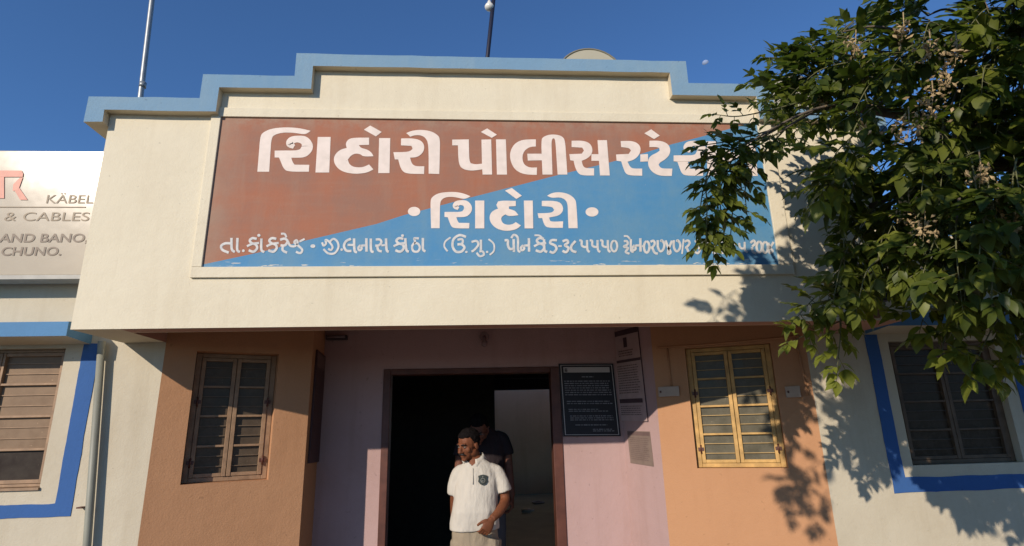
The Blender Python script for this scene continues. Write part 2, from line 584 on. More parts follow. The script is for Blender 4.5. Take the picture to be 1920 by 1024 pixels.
# coping
outer = [(C0, BL), (C0, T0), (C1, T0), (C1, T1), (C2, T1), (C2, T2), (C3, T2), (C3, T1), (C4, T1), (C4, T0), (C5, T0), (C5, BL)]
inner = [(I5, BL), (I5, Z0), (I4, Z0), (I4, Z1), (I3, Z1), (I3, Z2), (I2, Z2), (I2, Z1), (I1, Z1), (I1, Z0), (I0, Z0), (I0, BL)]
cop = outer + inner
nO = len(outer)


def wob(q, k):                       # hand-trowelled unevenness
    return (q[0] + 0.004 * noise.noise((q[0] * 9, q[1] * 9, k)), q[1] + 0.004 * noise.noise((q[0] * 9, q[1] * 9, k + 5)))


def densify(pts, step):
    out = []
    src = []
    for i in range(len(pts)):
        a, b = Vector(pts[i]), Vector(pts[(i + 1) % len(pts)])
        k = max(1, int((b - a).length / step))
        for j in range(k):
            out.append(tuple(a.lerp(b, j / k))); src.append(i)
    return out, src


cp, csrc = densify(cop, 0.12)
cp = [wob(q, 2) for q in cp]
mb = MB()
mb.prism(cp, CY, 0.18, M['coping_blue'], m_side=lambda i: M['coping_blue'] if csrc[i] < nO - 1 else M['cream_trim'])
mb.build("coping", station)
# raised plaster frame round the painted sign
SL, SR, SB, ST = -1.689, 1.819, 2.612, 3.604
OLx, ORx, OB, OT = -1.748, 1.912, 2.547, 3.668
mb = MB()
fy0 = -0.016
mb.box(OLx, ORx, fy0, -.0005, OB, SB, M['cream'])
mb.box(OLx, SL, fy0, -.0005, SB + .0005, ST - .0005, M['cream'])
mb.box(SR, ORx, fy0, -.0005, SB + .0005, ST - .0005, M['cream'])
mb.box(OLx, ORx, fy0, -.0005, ST, OT, M['cream'])
mb.build("sign_frame", station, bevel=0.003)

# painted sign: brown above, blue below a slanting edge
sign = MB()
edge_px = [(392, 494.5), (488, 473), (575, 450.6), (706, 420), (756.5, 403.7), (884, 370), (1045.6, 328.5), (1142, 305), (1206, 287.5), (1259.6, 270.5), (1313, 257), (1399, 233.5)]
ep = [at(u, v, -.003) for u, v in edge_px]
ep = [(p.x, p.z) for p in ep]
ep[0] = (SL, ep[0][1] - .005); ep[-1] = (ep[-1][0], ST)
sign.poly([(x, -.003, z) for x, z in ep] + [(SL, -.003, ST)], M['sign_brown'])
sign.poly([(x, -.003, z) for x, z in reversed(ep)] + [(SL, -.003, SB), (SR, -.003, SB), (SR, -.003, ST)], M['sign_blue'])
sign.bm.normal_update()
bmesh.ops.triangulate(sign.bm, faces=sign.bm.faces[:])
sign_o = sign.build("painted_sign", station)
for p_ in sign_o.data.polygons:
    if p_.normal.y > 0: p_.flip()

# ------------------------------------------------------------------ lettering (traced in picture units of enlarged crops)
A = (460, 220, 4.655); B = (820, 220, 4.655); Cc = (1120, 220, 4.655)
D4 = (400, 420, 4.571); E4 = (800, 420, 4.571); F4 = (1140, 420, 5.333)
big = MB(); small = MB()
lay = [0]


def lp(p, crop, dz=0.0):
    lay[0] = (lay[0] + 1)
    q = at(crop[0] + p[0] / crop[2], crop[1] + p[1] / crop[2], 0)
    return q


def chaikin(pts, closed=True, it=1, keep=35):
    """round only the soft corners"""
    for _ in range(it):
        out = []
        n = len(pts)
        for i in range(n):
            a, b, c = Vector(pts[i - 1]), Vector(pts[i]), Vector(pts[(i + 1) % n])
            d1, d2 = (b - a), (c - b)
            if d1.length < 1e-6 or d2.length < 1e-6:
                out.append(pts[i]); continue
            ang = math.degrees(d1.angle(d2))
            if ang > keep + 15: out.append(tuple(b))
            else:
                out.append(tuple(b.lerp(a, .25))); out.append(tuple(b.lerp(c, .25)))
        pts = out
    return pts


nlay = 0


def glyph(pts, crop, tf=None, mb=big, m='letter'):
    global nlay
    if tf: pts = [tf(*p) for p in pts]
    pts = chaikin(pts, it=2)
    nlay += 1
    y = -0.0042 - 0.00012 * (nlay % 12)
    vs = []
    for p in pts:
        q = at(crop[0] + p[0] / crop[2], crop[1] + p[1] / crop[2], y)
        vs.append(mb.bm.verts.new(q))
    f = mb.bm.faces.new(vs); f.material_index = mb.mi(M[m]); f.normal_update()
    bmesh.ops.triangulate(mb.bm, faces=[f])


def smooth_line(pts, n=5):
    if len(pts) < 3: return [Vector(p) for p in pts]
    P = [Vector(p) for p in pts]
    out = []
    for i in range(len(P) - 1):
        p0 = P[max(i - 1, 0)]; p1 = P[i]; p2 = P[i + 1]; p3 = P[min(i + 2, len(P) - 1)]
        for k in range(n):
            t = k / n
            out.append(0.5 * ((2 * p1) + (-p0 + p2) * t + (2 * p0 - 5 * p1 + 4 * p2 - p3) * t * t + (-p0 + 3 * p1 - 3 * p2 + p3) * t ** 3))
    out.append(P[-1])
    return out


def stroke(pts, w, crop, mb=small, m='letter2', smooth=True, dx=0, dy=0):
    global nlay
    nlay += 1
    y = -0.0042 - 0.00012 * (nlay % 12)
    L = [Vector((p[0] + dx, p[1] + dy)) for p in pts]
    ws = [p[2] if len(p) > 2 else w for p in pts]
    if smooth and len(L) > 2:
        W3 = smooth_line([(a.x, a.y, b) for a, b in zip(L, ws)])
        L = [Vector((a.x, a.y)) for a in W3]; ws = [a.z for a in W3]
    lr = []
    for i in range(len(L)):
        t = (L[min(i + 1, len(L) - 1)] - L[max(i - 1, 0)])
        t = t.normalized() if t.length > 1e-9 else Vector((1, 0))
        nn = Vector((-t.y, t.x)) * ws[i] / 2
        lr.append((L[i] + nn, L[i] - nn))
    vs = [[mb.bm.verts.new(at(crop[0] + q.x / crop[2], crop[1] + q.y / crop[2], y)) for q in pr] for pr in lr]
    mi = mb.mi(M[m])
    for i in range(len(vs) - 1):
        try:
            f = mb.bm.faces.new([vs[i][0], vs[i][1], vs[i + 1][1], vs[i + 1][0]]); f.material_index = mi
        except ValueError:
            pass


def dot(c, rx, ry, crop, mb=small, m='letter2'):
    glyph([(c[0] + rx * math.cos(a * math.pi / 8), c[1] + ry * math.sin(a * math.pi / 8)) for a in range(16)], crop, mb=mb, m=m)


# first line
glyph([(105, 475), (118, 320), (130, 160), (160, 130), (210, 105), (290, 90), (400, 88), (490, 98), (570, 118), (525, 152), (430, 135), (330, 132), (260, 150), (228, 178), (218, 320), (208, 475)], A)


def sha(crop, tf):
    sx = tf(1, 0)[0] - tf(0, 0)[0]
    pts = [(425, 258, 36), (388, 232, 62), (405, 203, 66), (455, 190, 58), (515, 205, 78), (541, 255, 98), (512, 302, 88), (455, 320, 66), (340, 321, 62), (256, 321, 60)]
    stroke([(*tf(p[0], p[1]), p[2] * sx) for p in pts], 60, crop, mb=big, m='letter')
    glyph([(262, 349), (400, 349), (412, 390), (430, 414), (558, 415), (555, 475), (375, 475), (335, 450), (310, 390), (295, 352)], crop, tf, big)


sha(A, lambda x, y: (x, y))
glyph([(632, 172), (745, 172), (732, 482), (612, 482)], A)
glyph([(1080, 178), (1080, 240), (990, 243), (1010, 268), (1060, 280), (1100, 305), (1118, 340), (1030, 343), (1005, 322), (960, 315), (920, 335), (895, 370), (905, 405), (935, 430), (980, 438), (1030, 435), (1080, 412), (1118, 455), (1060, 485), (960, 495), (870, 482), (810, 450), (775, 400), (772, 350), (795, 310), (835, 280), (885, 268), (875, 230), (895, 195), (940, 178)], A)
glyph([(1168, 182), (1265, 182), (1258, 487), (1160, 487)], A)
glyph([(1090, 72), (1190, 128), (1140, 167), (1035, 108)], A)
RA = [(1360, 185), (1460, 183), (1530, 200), (1562, 240), (1560, 290), (1530, 330), (1490, 350), (1438, 352), (1450, 400), (1480, 428), (1562, 428), (1560, 495), (1420, 493), (1375, 475), (1350, 430), (1335, 368), (1305, 368), (1292, 305), (1430, 303), (1460, 275), (1450, 250), (1358, 245)]
glyph(RA, A)
glyph([(1405, 138), (1450, 118), (1530, 108), (1620, 120), (1680, 155), (1700, 190), (1697, 340), (1693, 495), (1600, 492), (1600, 230), (1570, 175), (1525, 155), (1470, 158), (1440, 170)], A)
glyph([(130, 195), (275, 193), (278, 370), (290, 400), (330, 412), (390, 405), (385, 195), (470, 193), (478, 500), (395, 500), (392, 455), (300, 468), (225, 455), (185, 410), (180, 245), (130, 245)], B)
glyph([(435, 97), (520, 152), (475, 180), (380, 128)], B)
glyph([(512, 193), (598, 193), (608, 500), (520, 500)], B)
glyph([(860, 193), (860, 255), (810, 258), (765, 285), (742, 330), (745, 385), (765, 420), (810, 440), (870, 438), (868, 503), (770, 500), (700, 475), (655, 425), (632, 350), (640, 285), (675, 230), (730, 200), (790, 193)], B)
glyph([(785, 318), (925, 318), (925, 375), (790, 378)], B)
glyph([(918, 500), (905, 200), (925, 170), (980, 150), (1050, 152), (1095, 170), (1115, 205), (1125, 350), (1135, 500), (1050, 500), (1040, 350), (1030, 200), (1020, 185), (1008, 185), (995, 205), (1000, 350), (1005, 500)], B)
glyph([(1172, 205), (1270, 203), (1330, 225), (1355, 270), (1350, 320), (1310, 360), (1260, 380), (1270, 425), (1295, 445), (1368, 445), (1368, 508), (1260, 508), (1225, 485), (1200, 430), (1190, 380), (1160, 375), (1152, 322), (1260, 318), (1280, 290), (1265, 265), (1172, 260)], B)
glyph([(1345, 322), (1412, 322), (1412, 380), (1345, 380)], B)
glyph([(1398, 200), (1480, 200), (1505, 508), (1420, 508)], B)
glyph([(1600, 208), (1690, 205), (1750, 225), (1778, 270), (1765, 325), (1720, 370), (1660, 388), (1680, 430), (1705, 448), (1788, 448), (1788, 510), (1670, 508), (1635, 480), (1605, 385), (1565, 380), (1560, 325), (1670, 320), (1690, 290), (1675, 268), (1605, 260)], B)
glyph([(1772, 325), (1838, 320), (1840, 385), (1772, 388)], B)
glyph([(455, 205), (540, 203), (610, 225), (640, 275), (630, 330), (590, 370), (545, 395), (535, 415), (550, 440), (580, 448), (655, 448), (650, 512), (545, 512), (480, 480), (445, 430), (442, 375), (465, 335), (520, 310), (545, 290), (540, 268), (515, 260), (455, 260)], Cc)
glyph([(470, 105), (545, 160), (495, 190), (410, 140)], Cc)
sha(Cc, lambda x, y: (665 + (x - 255) * .86, 205 + (y - 165) * .985))
glyph([(952, 210), (1035, 210), (1052, 512), (962, 512)], Cc)
stroke([(1155, 330), (1115, 300), (1095, 335), (1130, 370), (1180, 345), (1195, 330), (1320, 326)], 52, Cc, mb=big, m='letter')
glyph([(1300, 212), (1375, 212), (1400, 512), (1318, 512)], Cc)
# second line
dot((1473, 822), 55, 41, A, big, 'letter')
glyph([(-54, 968), (-58, 850), (-60, 730), (-50, 700), (0, 665), (80, 652), (170, 652), (240, 668), (290, 690), (240, 717), (150, 695), (80, 695), (40, 715), (24, 745), (22, 850), (20, 968)], B)
sha(B, lambda x, y: (62 + (x - 255) * .72, 725 + (y - 165) * .79))
glyph([(330, 727), (410, 727), (410, 970), (330, 970)], B)
glyph([(685, 730), (685, 775), (625, 778), (625, 800), (680, 815), (708, 855), (625, 865), (595, 848), (565, 865), (555, 890), (570, 925), (610, 940), (655, 935), (685, 915), (730, 945), (690, 980), (600, 995), (520, 975), (470, 930), (453, 880), (465, 835), (500, 808), (530, 798), (515, 765), (530, 735), (570, 727)], B)
glyph([(650, 617), (738, 685), (690, 713), (590, 640)], B)
glyph([(755, 727), (833, 727), (837, 970), (762, 970)], B)
glyph([(912, 730), (1000, 728), (1070, 740), (1098, 780), (1095, 825), (1060, 858), (1000, 870), (975, 875), (985, 905), (1010, 912), (1098, 908), (1095, 965), (970, 965), (935, 945), (915, 880), (885, 880), (875, 838), (1000, 835), (1020, 810), (1010, 790), (990, 780), (912, 775)], B)
glyph([(958, 685), (1000, 660), (1070, 652), (1150, 670), (1205, 715), (1213, 760), (1220, 860), (1225, 968), (1145, 968), (1140, 860), (1138, 760), (1120, 720), (1070, 697), (1000, 705)], B)
dot((1350, 826), 57, 41, B, big, 'letter')

# bottom line
S = 21


def ka(dx, crop=D4, dy=0):
    stroke([(372, 128), (335, 122), (312, 142), (330, 165), (365, 178), (375, 208), (345, 238), (303, 225)], S, crop, dx=dx, dy=dy)
    stroke([(288, 192), (330, 172), (392, 163)], S * .9, crop, dx=dx, dy=dy)


def na(dx, crop=D4, dy=0):
    stroke([(1262, 182), (1242, 205), (1252, 226), (1272, 212), (1268, 188), (1312, 184)], S * .9, crop, dx=dx, dy=dy)
    stroke([(1311, 122), (1313, 238)], S, crop, dx=dx, dy=dy)


stroke([(158, 168), (105, 166), (68, 188), (78, 222), (132, 246)], S, D4)
stroke([(155, 120), (158, 215), (184, 240)], S, D4)
stroke([(207, 120), (205, 220), (228, 240)], S, D4)
dot((257, 230), 12, 12, D4)
ka(0); stroke([(412, 125), (412, 220), (438, 240)], S, D4); dot((390, 98), 14, 13, D4)
ka(168)
stroke([(572, 136), (612, 126), (636, 150), (612, 184), (576, 182)], S, D4); stroke([(598, 186), (594, 225), (632, 246)], S, D4); stroke([(580, 84), (612, 86), (626, 116)], S * .8, D4)
stroke([(640, 150), (660, 186), (700, 190), (722, 160), (712, 140), (694, 158), (730, 188), (762, 222), (745, 250), (708, 238)], S * .9, D4); stroke([(738, 152), (782, 128)], S * .8, D4)
dot((853, 190), 21, 16, D4)
stroke([(932, 158), (945, 186), (966, 168), (962, 138), (990, 150), (1022, 195), (1008, 224), (984, 212)], S * .85, D4)
stroke([(1000, 150), (1030, 128), (1062, 150), (1072, 200), (1040, 250), (985, 252), (944, 215)], S * .85, D4)
dot((1100, 220), 11, 11, D4)
stroke([(1180, 128), (1138, 148), (1120, 190), (1140, 228), (1184, 232)], S, D4); stroke([(1150, 180), (1212, 180)], S * .9, D4); stroke([(1206, 124), (1210, 226), (1232, 242)], S, D4)
na(0); stroke([(1350, 125), (1352, 225), (1374, 240)], S, D4)
stroke([(1392, 134), (1428, 134), (1440, 160), (1416, 184), (1388, 186)], S * .95, D4); stroke([(1404, 188), (1414, 225), (1444, 236)], S * .95, D4); stroke([(1440, 184), (1482, 180)], S * .8, D4); stroke([(1480, 124), (1485, 222), (1504, 238)], S, D4)
ka(1257); stroke([(1645, 122), (1655, 222), (1676, 238)], S, D4); dot((1622, 100), 13, 12, D4)
stroke([(1762, 124), (1722, 124), (1728, 152), (1704, 190), (1714, 232), (1752, 236), (1770, 202), (1752, 168), (1722, 166)], S * .9, D4); stroke([(1796, 120), (1797, 215), (1818, 235)], S, D4)
stroke([(205, 115), (160, 150), (152, 195), (180, 235)], S * .7, E4)
stroke([(337, 112), (282, 96), (232, 130), (222, 190), (250, 236), (298, 236), (324, 202), (300, 176), (264, 176)], S, E4); stroke([(264, 136), (304, 132), (306, 164), (268, 177)], S * .9, E4)
dot((340, 240), 11, 10, E4)
stroke([(384, 154), (428, 146), (442, 180), (404, 226), (384, 236)], S * .9, E4); stroke([(465, 135), (465, 232)], S, E4); stroke([(428, 246), (455, 276), (490, 264), (480, 236), (452, 236)], S * .85, E4)
dot((518, 240), 11, 10, E4)
stroke([(530, 130), (574, 170), (576, 230), (540, 265)], S * .7, E4)
stroke([(668, 142), (695, 142), (697, 185), (715, 215), (747, 210)], S, E4); stroke([(745, 130), (748, 240)], S, E4); stroke([(726, 122), (745, 94), (774, 106), (783, 140), (783, 222), (804, 240)], S * .9, E4)
na(-435, E4)
ka(632, E4); stroke([(1006, 130), (1010, 222), (1034, 240)], S, E4); stroke([(924, 98), (966, 100), (992, 122)], S * .75, E4)
stroke([(1117, 140), (1070, 140), (1060, 165), (1100, 185), (1112, 215), (1085, 246), (1054, 236)], S, E4)
stroke([(1128, 190), (1158, 190)], S * .8, E4)
stroke([(1165, 150), (1200, 138), (1212, 160), (1185, 182), (1216, 206), (1196, 242), (1164, 230)], S, E4)
stroke([(1276, 146), (1240, 190), (1246, 228), (1284, 242)], S, E4)
for dx in (0, 90, 178):
    stroke([(1308, 140), (1328, 146), (1330, 184), (1356, 198), (1378, 190)], S * .9, E4, dx=dx); stroke([(1374, 138), (1378, 220), (1398, 240)], S * .9, E4, dx=dx)


def ring(c, rx, ry, crop, w=S):
    stroke([(c[0] + rx * math.sin(a * math.pi / 6), c[1] - ry * math.cos(a * math.pi / 6)) for a in range(13)], w, crop)


ring((1607, 190), 26, 46, E4, S * .85)
stroke([(1690, 148), (1716, 148), (1722, 174), (1690, 194), (1726, 206), (1706, 240), (1738, 256)], S * .9, E4); stroke([(1750, 130), (1752, 225), (1774, 240)], S * .9, E4); stroke([(1690, 104), (1720, 106), (1742, 130)], S * .75, E4)
na(520, E4); stroke([(1846, 190), (1872, 190)], S * .8, E4)
S2 = 23
ring((387, 230), 27, 56, F4, S2)
stroke([(425, 178), (455, 168), (467, 198), (444, 232), (425, 234)], S2, F4); stroke([(440, 234), (468, 288), (498, 296)], S2, F4)
for dx in (0, 160):
    stroke([(497, 162), (500, 235), (525, 274), (555, 250), (562, 200), (538, 164), (526, 178)], S2, F4, dx=dx)
stroke([(574, 165), (600, 230), (626, 285), (602, 298), (604, 256), (640, 168)], S2, F4)
stroke([(756, 150), (740, 300)], S2 * .7, F4)
stroke([(765, 178), (800, 166), (816, 195), (786, 232), (770, 234)], S2, F4); stroke([(785, 234), (812, 288), (842, 300)], S2, F4)
stroke([(868, 178), (900, 166), (914, 195), (888, 226), (918, 252), (900, 292), (870, 280)], S2, F4)
stroke([(945, 180), (948, 225), (975, 245), (1000, 235)], S2 * .9, F4); stroke([(994, 176), (998, 262), (1024, 288)], S2 * .9, F4)
stroke([(1046, 178), (1078, 168), (1090, 195), (1064, 226), (1094, 252), (1076, 292), (1046, 280)], S2, F4)
stroke([(1115, 183), (1150, 170), (1162, 196), (1132, 222), (1166, 244), (1150, 290), (1114, 276)], S2, F4)
dot((1195, 285), 12, 12, F4)
for dx in (0, 106):
    stroke([(1206, 190), (1212, 228), (1238, 246), (1264, 236)], S2 * .9, F4, dx=dx); stroke([(1260, 180), (1264, 262), (1292, 282)], S2 * .9, F4, dx=dx)
stroke([(1424, 190), (1456, 166), (1470, 196), (1442, 226)], S2, F4); stroke([(1440, 230), (1446, 276), (1484, 296)], S2, F4)
ring((1512, 230), 26, 54, F4, S2); ring((1572, 234), 26, 54, F4, S2)
stroke([(1602, 188), (1618, 235), (1646, 268), (1622, 292), (1612, 256), (1656, 180)], S2, F4)
for mbx, nm in ((big, "lettering"), (small, "lettering")):
    o = mbx.build(nm, sign_o, recalc=False)
    for p_ in o.data.polygons:
        if p_.normal.y > 0: p_.flip()


# ------------------------------------------------------------------ windows
def window(tf, hole, rec, m_frame, m_pane, rows, bars=2, fw=0.035, m_low=None, hinges=False, gd=.010, m_bar=None):
    u0, u1, z0, z1 = hole
    e = 0.002
    nb = -rec
    f = MB()
    bx = lambda a, b, n0, n1, c, d, m, q=f: q.box(a, b, n0, n1, c, d, m, tf)
    uo0, uo1, zo0, zo1 = u0 + e, u1 - e, z0 + e, z1 - e
    bx(uo0, uo0 + fw, nb - .05, nb, zo0, zo1, m_frame)
    bx(uo1 - fw, uo1, nb - .05, nb, zo0, zo1, m_frame)
    bx(uo0 + fw + .0005, uo1 - fw - .0005, nb - .05, nb - .002, zo1 - fw * .8, zo1, m_frame)
    bx(uo0 + fw + .0005, uo1 - fw - .0005, nb - .05, nb - .002, zo0, zo0 + fw * .8, m_frame)
    root = f.build("window", station, bevel=0.003)
    mid = (u0 + u1) / 2
    sashes = ((uo0 + fw + .002, mid - .002), (mid + .002, uo1 - fw - .002))
    zz0, zz1 = zo0 + fw * .8 + .002, zo1 - fw * .8 - .002
    for a, b in sashes:
        s = MB(); sw = fw * 0.72
        s.box(a, a + sw, nb - .035, nb + .006, zz0, zz1, m_frame, tf)
        s.box(b - sw, b, nb - .035, nb + .006, zz0, zz1, m_frame, tf)
        hh = (zz1 - zz0)
        for r in range(rows + 1):
            z = zz0 + hh * r / rows
            t = 0.014 if 0 < r < rows else 0.022
            zc = min(max(z, zz0 + t / 2), zz1 - t / 2)
            s.box(a + sw + .0005, b - sw - .0005, nb - .03, nb + .003, zc - t / 2, zc + t / 2, m_frame, tf)
        s.build("sash", root, bevel=0.002)
        p = MB()
        for r in range(rows):
            za = zz0 + hh * r / rows; zb = zz0 + hh * (r + 1) / rows
            m = m_low if (m_low and r == 0) else m_pane
            p.box(a + sw + .001, b - sw - .001, nb - .022 - .0006 * r, nb - .018 - .0006 * r, za + .002, zb - .002, m, tf)
        p.build("pane", root)
        gr = MB()
        for r in range(rows):
            if m_low and r == 0: continue
            for k in range(1, bars + 1):
                z = zz0 + hh * (r + k / (bars + 1)) / rows
                gr.box(a + sw + .001, b - sw - .001, nb - .016, nb - .016 + gd, z - .0026, z + .0026, m_bar or m_frame, tf)
        gr.build("grille", root)
    if hinges:
        for side in ((sashes[0][0], -1), (sashes[1][1], 1)):
            for q in (0.12, 0.62):
                h = MB()
                z = zz0 + (zz1 - zz0) * q
                c = tf(side[0], nb + .008, z)
                h.tube([tf(side[0], nb + .01, z - .03), tf(side[0], nb + .01, z + .03)], 0.006, M['darkwood'], 6)
                h.box(side[0] - .02, side[0] + .02, nb + .0065, nb + .009, z - .012, z + .012, M['darkwood'], tf)
                h.build("hinge", root)
    # dark sheet added for the unlit room behind the panes
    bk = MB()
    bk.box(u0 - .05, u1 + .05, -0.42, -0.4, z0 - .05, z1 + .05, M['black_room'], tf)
    bk.build("dark_backing", root)
    return root


bar_b = simple("brown_bar", (0.15, 0.105, 0.065), .6); bar_y = simple("ochre_bar", (0.40, 0.27, 0.11), .6); bar_d = simple("dark_bar", (0.07, 0.05, 0.035), .6)
window(tfL, OLH, 0.10, M['woodl'], M['glass_l'], 4, hinges=True, m_bar=bar_b)
window(tfR, ORH, 0.05, M['woody'], M['glass_r'], 4, hinges=True, m_bar=bar_y)
window(tfW, (LWX0, LWX1, LWZ0, LWZ1), 0.045, M['woodl'], M['glass_w'], 4, m_low=M['pane_dark'], fw=0.022, gd=.004)
window(tfW, (RWX0, RWX1, RWZ0, RWZ1), 0.05, M['woodd'], M['glass_d'], 4, m_bar=bar_d)
# broken flecks in the low pane are in its material; pink sill of the left wing window
mb = MB(); mb.box(LWX0 - .01, LWX1 + .002, W - .015, W + .04, LWZ0 - .014, LWZ0 + .001, M['woodl']); mb.build("window_sill", station)

# blue bands round the wing windows, brushed on by hand
def border(xo0, xi0, xi1, xo1, zo, zi, zt):
    mb = MB(); y0, y1 = W - .004, W - .0005
    ring_ = [(xo0, zt), (xo0, zo), (xo1, zo), (xo1, zt), (xi1, zt), (xi1, zi), (xi0, zi), (xi0, zt)]
    pp, _ = densify(ring_, .035)
    pp = [(q[0] + .0045 * noise.noise((q[0] * 7, q[1] * 7, 1.5)) + .002 * noise.noise((q[0] * 31, q[1] * 31, .5)), q[1] + .0045 * noise.noise((q[0] * 7, q[1] * 7, 8.5)) + .002 * noise.noise((q[0] * 31, q[1] * 31, 4.5))) for q in pp]
    mb.prism(pp, y0, y1, M['band_blue'])
    mb.build("window_border", station)


border(-3.72, -3.62, -2.609, -2.508, 1.213, 1.288, 2.248)
border(2.659, 2.752, 3.710, 3.802, 1.191, 1.283, 2.238)


def shade(x0, x1):
    mb = MB()
    yf = 0.265
    pts = [(yf, 2.262), (yf, 2.35), (W - .0005, 2.39), (W - .0005, 2.245)]
    a = [Vector((x0, y, z)) for y, z in pts]; b = [Vector((x1, y, z)) for y, z in pts]
    mb.poly(a, M['chajja_blue']); mb.poly(b, M['chajja_blue'])
    for i in range(4):
        j = (i + 1) % 4
        mb.poly([a[i], b[i], b[j], a[j]], M['cream_trim'] if i == 3 else M['chajja_blue'])
    return mb.build("window_shade", station)


shade(-6.0, -2.566)
shade(2.672, 7.0)
# rain pipe on the left wing
mb = MB()
mb.tube([at(191, 640, W - .045), at(163, 1024, W - .045), at(150, 1200, W - .045)], 0.022, M['pvc'], 14)
mb.build("drain_pipe", station)
mb = MB(); c = at(160, 952, W - .045)
mb.box(c.x - .05, c.x - .02, c.y - .004, W - .001, c.z - .004, c.z + .004, M['darkwood'])
mb.build("pipe_clip", station)
# conduits and switch plates on the right splayed wall
mb = MB()
pc = lambda u, v: on_plane(u, v, oR + nR * 0.008, nR)
mb.tube([pc(1233, 652), pc(1340, 645), pc(1480, 632), pc(1500, 630)], 0.007, M['orange'], 6)
mb.tube([pc(1251, 652), pc(1255, 690), pc(1259, 726)], 0.006, M['orange'], 6)
mb.tube([pc(1491, 634), pc(1504, 690), pc(1514, 742)], 0.007, M['orange'], 6)
mb.build("conduit", station)
for (u0, v0, u1, v1) in ((1234, 726, 1275, 743), (1471, 725, 1502, 745)):
    mb = MB()
    p0, p1 = on_plane(u0, v0, oR, nR), on_plane(u1, v1, oR, nR)
    ua, ub = (p0 - oR).dot(dR), (p1 - oR).dot(dR)
    mb.box(ua, ub, 0.0005, 0.022, p1.z, p0.z, M['sockets'], tfR)
    mb.box(ua + .01, ua + .022, 0.0225, 0.027, (p0.z + p1.z) / 2 - .008, (p0.z + p1.z) / 2 + .008, M['darkwood'], tfR)
    mb.build("switch_box", station, bevel=0.003)

# ------------------------------------------------------------------ boards and notices
navy = simple("black_board", (0.010, 0.009, 0.012), 0.55, var=0.2)
pale = simple("pale_print", (0.42, 0.40, 0.38), 0.5, var=0.05)
dimtxt = simple("print_lines", (0.16, 0.16, 0.17), 0.6, var=0.3)
maroon = simple("maroon_board", (0.06, 0.022, 0.02), 0.5, var=0.2)
paper = simple("grey_paper", (0.21, 0.155, 0.125), 0.7, var=0.12)
pposter = simple("poster_paper", (0.42, 0.31, 0.29), 0.6, var=0.1)
ink = simple("poster_ink", (0.07, 0.04, 0.045), 0.6)
faint = simple("poster_print", (0.15, 0.10, 0.09), 0.6)


def board_on(tf_pt, corners, name, label, cat, m, th=0.018, edge=None):
    """flat board through four picture corners on a wall plane; returns mapper (s,t)->point"""
    P = [tf_pt(*c) for c in corners]       # TL TR BR BL
    return P


def quad_map(P, n, off):
    return lambda s, t: (P[0] * (1 - s) * (1 - t) + P[1] * s * (1 - t) + P[2] * s * t + P[3] * (1 - s) * t) + n * off


def make_board(name, label, cat, P, n, layers, th=0.015, m=None, m_edge=None):
    root_mb = MB()
    c = sum(P, Vector()) / 4
    qa, qb = quad_map(P, n, 0.002), quad_map(P, n, th)
    A_ = [qa(s, t) for s, t in ((0, 0), (1, 0), (1, 1), (0, 1))]; B_ = [qb(s, t) for s, t in ((0, 0), (1, 0), (1, 1), (0, 1))]
    root_mb.poly(B_, m); root_mb.poly(A_, m)
    for i in range(4):
        j = (i + 1) % 4
        root_mb.poly([A_[i], B_[i], B_[j], A_[j]], m_edge or m)
    o = root_mb.build(name)
    tag(o, label, cat)
    for nm, mat, rects in layers:
        l = MB()
        for i, (s0, t0, s1, t1) in enumerate(rects):
            q = quad_map(P, n, th + 0.0012 + 0.0003 * (i % 3))
            l.poly([q(s0, t0), q(s1, t0), q(s1, t1), q(s0, t1)], mat)
        l.build(nm, o)
    return o


def textrows(t0, t1, rows, s0=.08, s1=.92, fill=.5, rag=.1, seed=1):
    r = random.Random(seed); out = []
    h = (t1 - t0) / rows
    for i in range(rows):
        s = s0; end = s1 - r.random() * rag
        while s < end:
            w = r.uniform(.02, .09)
            out.append((s, t0 + h * i, min(s + w, end), t0 + h * (i + fill)))
            s += w + .014
    return out


nD = Vector((0, -1, 0))
P = [at(u, v, DY - .002) for u, v in ((1047, 682.5), (1149, 682), (1163.5, 818), (1056, 818.5))]
thin = [(.03, .02, .97, .026), (.03, .974, .97, .98), (.03, .026, .042, .974), (.958, .026, .97, .974)]
make_board("notice_board", "black notice board with pale header on the mauve wall right of the door", "notice board", P, nD,
           [("board_border", pale, thin),
            ("board_header", pale, [(.08, .05, .92, .125)]),
            ("board_print", dimtxt, textrows(.18, .20, 1, .4, .62, .7, .02, 3) + textrows(.24, .46, 7, .08, .92, .45, .05, 4) + textrows(.52, .58, 2, .1, .92, .45, .1, 5) + textrows(.63, .68, 2, .12, .9, .45, .3, 6) + textrows(.72, .80, 3, .14, .92, .45, .1, 7) + textrows(.84, .86, 1, .22, .8, .7, .1, 8) + textrows(.90, .945, 2, .52, .9, .5, .1, 9)),
            ("header_emblem", ink, [(.10, .06, .15, .115)])], m=navy)
pr = lambda u, v: on_plane(u, v, oSR, nSR)
P = [pr(1150, 624), pr(1197, 612), pr(1216.5, 790), pr(1164, 789)]
make_board("poster", "tall poster board with dark strips above the small paper on the right return wall", "poster", P, nSR,
           [("poster_strip", ink, [(0, 0, 1, .06), (0, .335, 1, .365), (.08, .765, .92, .81)]),
            ("poster_figure", ink, [(.42, .09, .56, .20)]),
            ("poster_print", faint, textrows(.23, .31, 3, .2, .8, .5, .1, 11) + textrows(.40, .72, 12, .1, .9, .4, .1, 12) + textrows(.84, .95, 5, .1, .9, .4, .1, 13))], m=pposter, m_edge=ink, th=.012)
P = [pr(1176.5, 808), pr(1219, 809.2), pr(1226.5, 874.8), pr(1183, 868)]
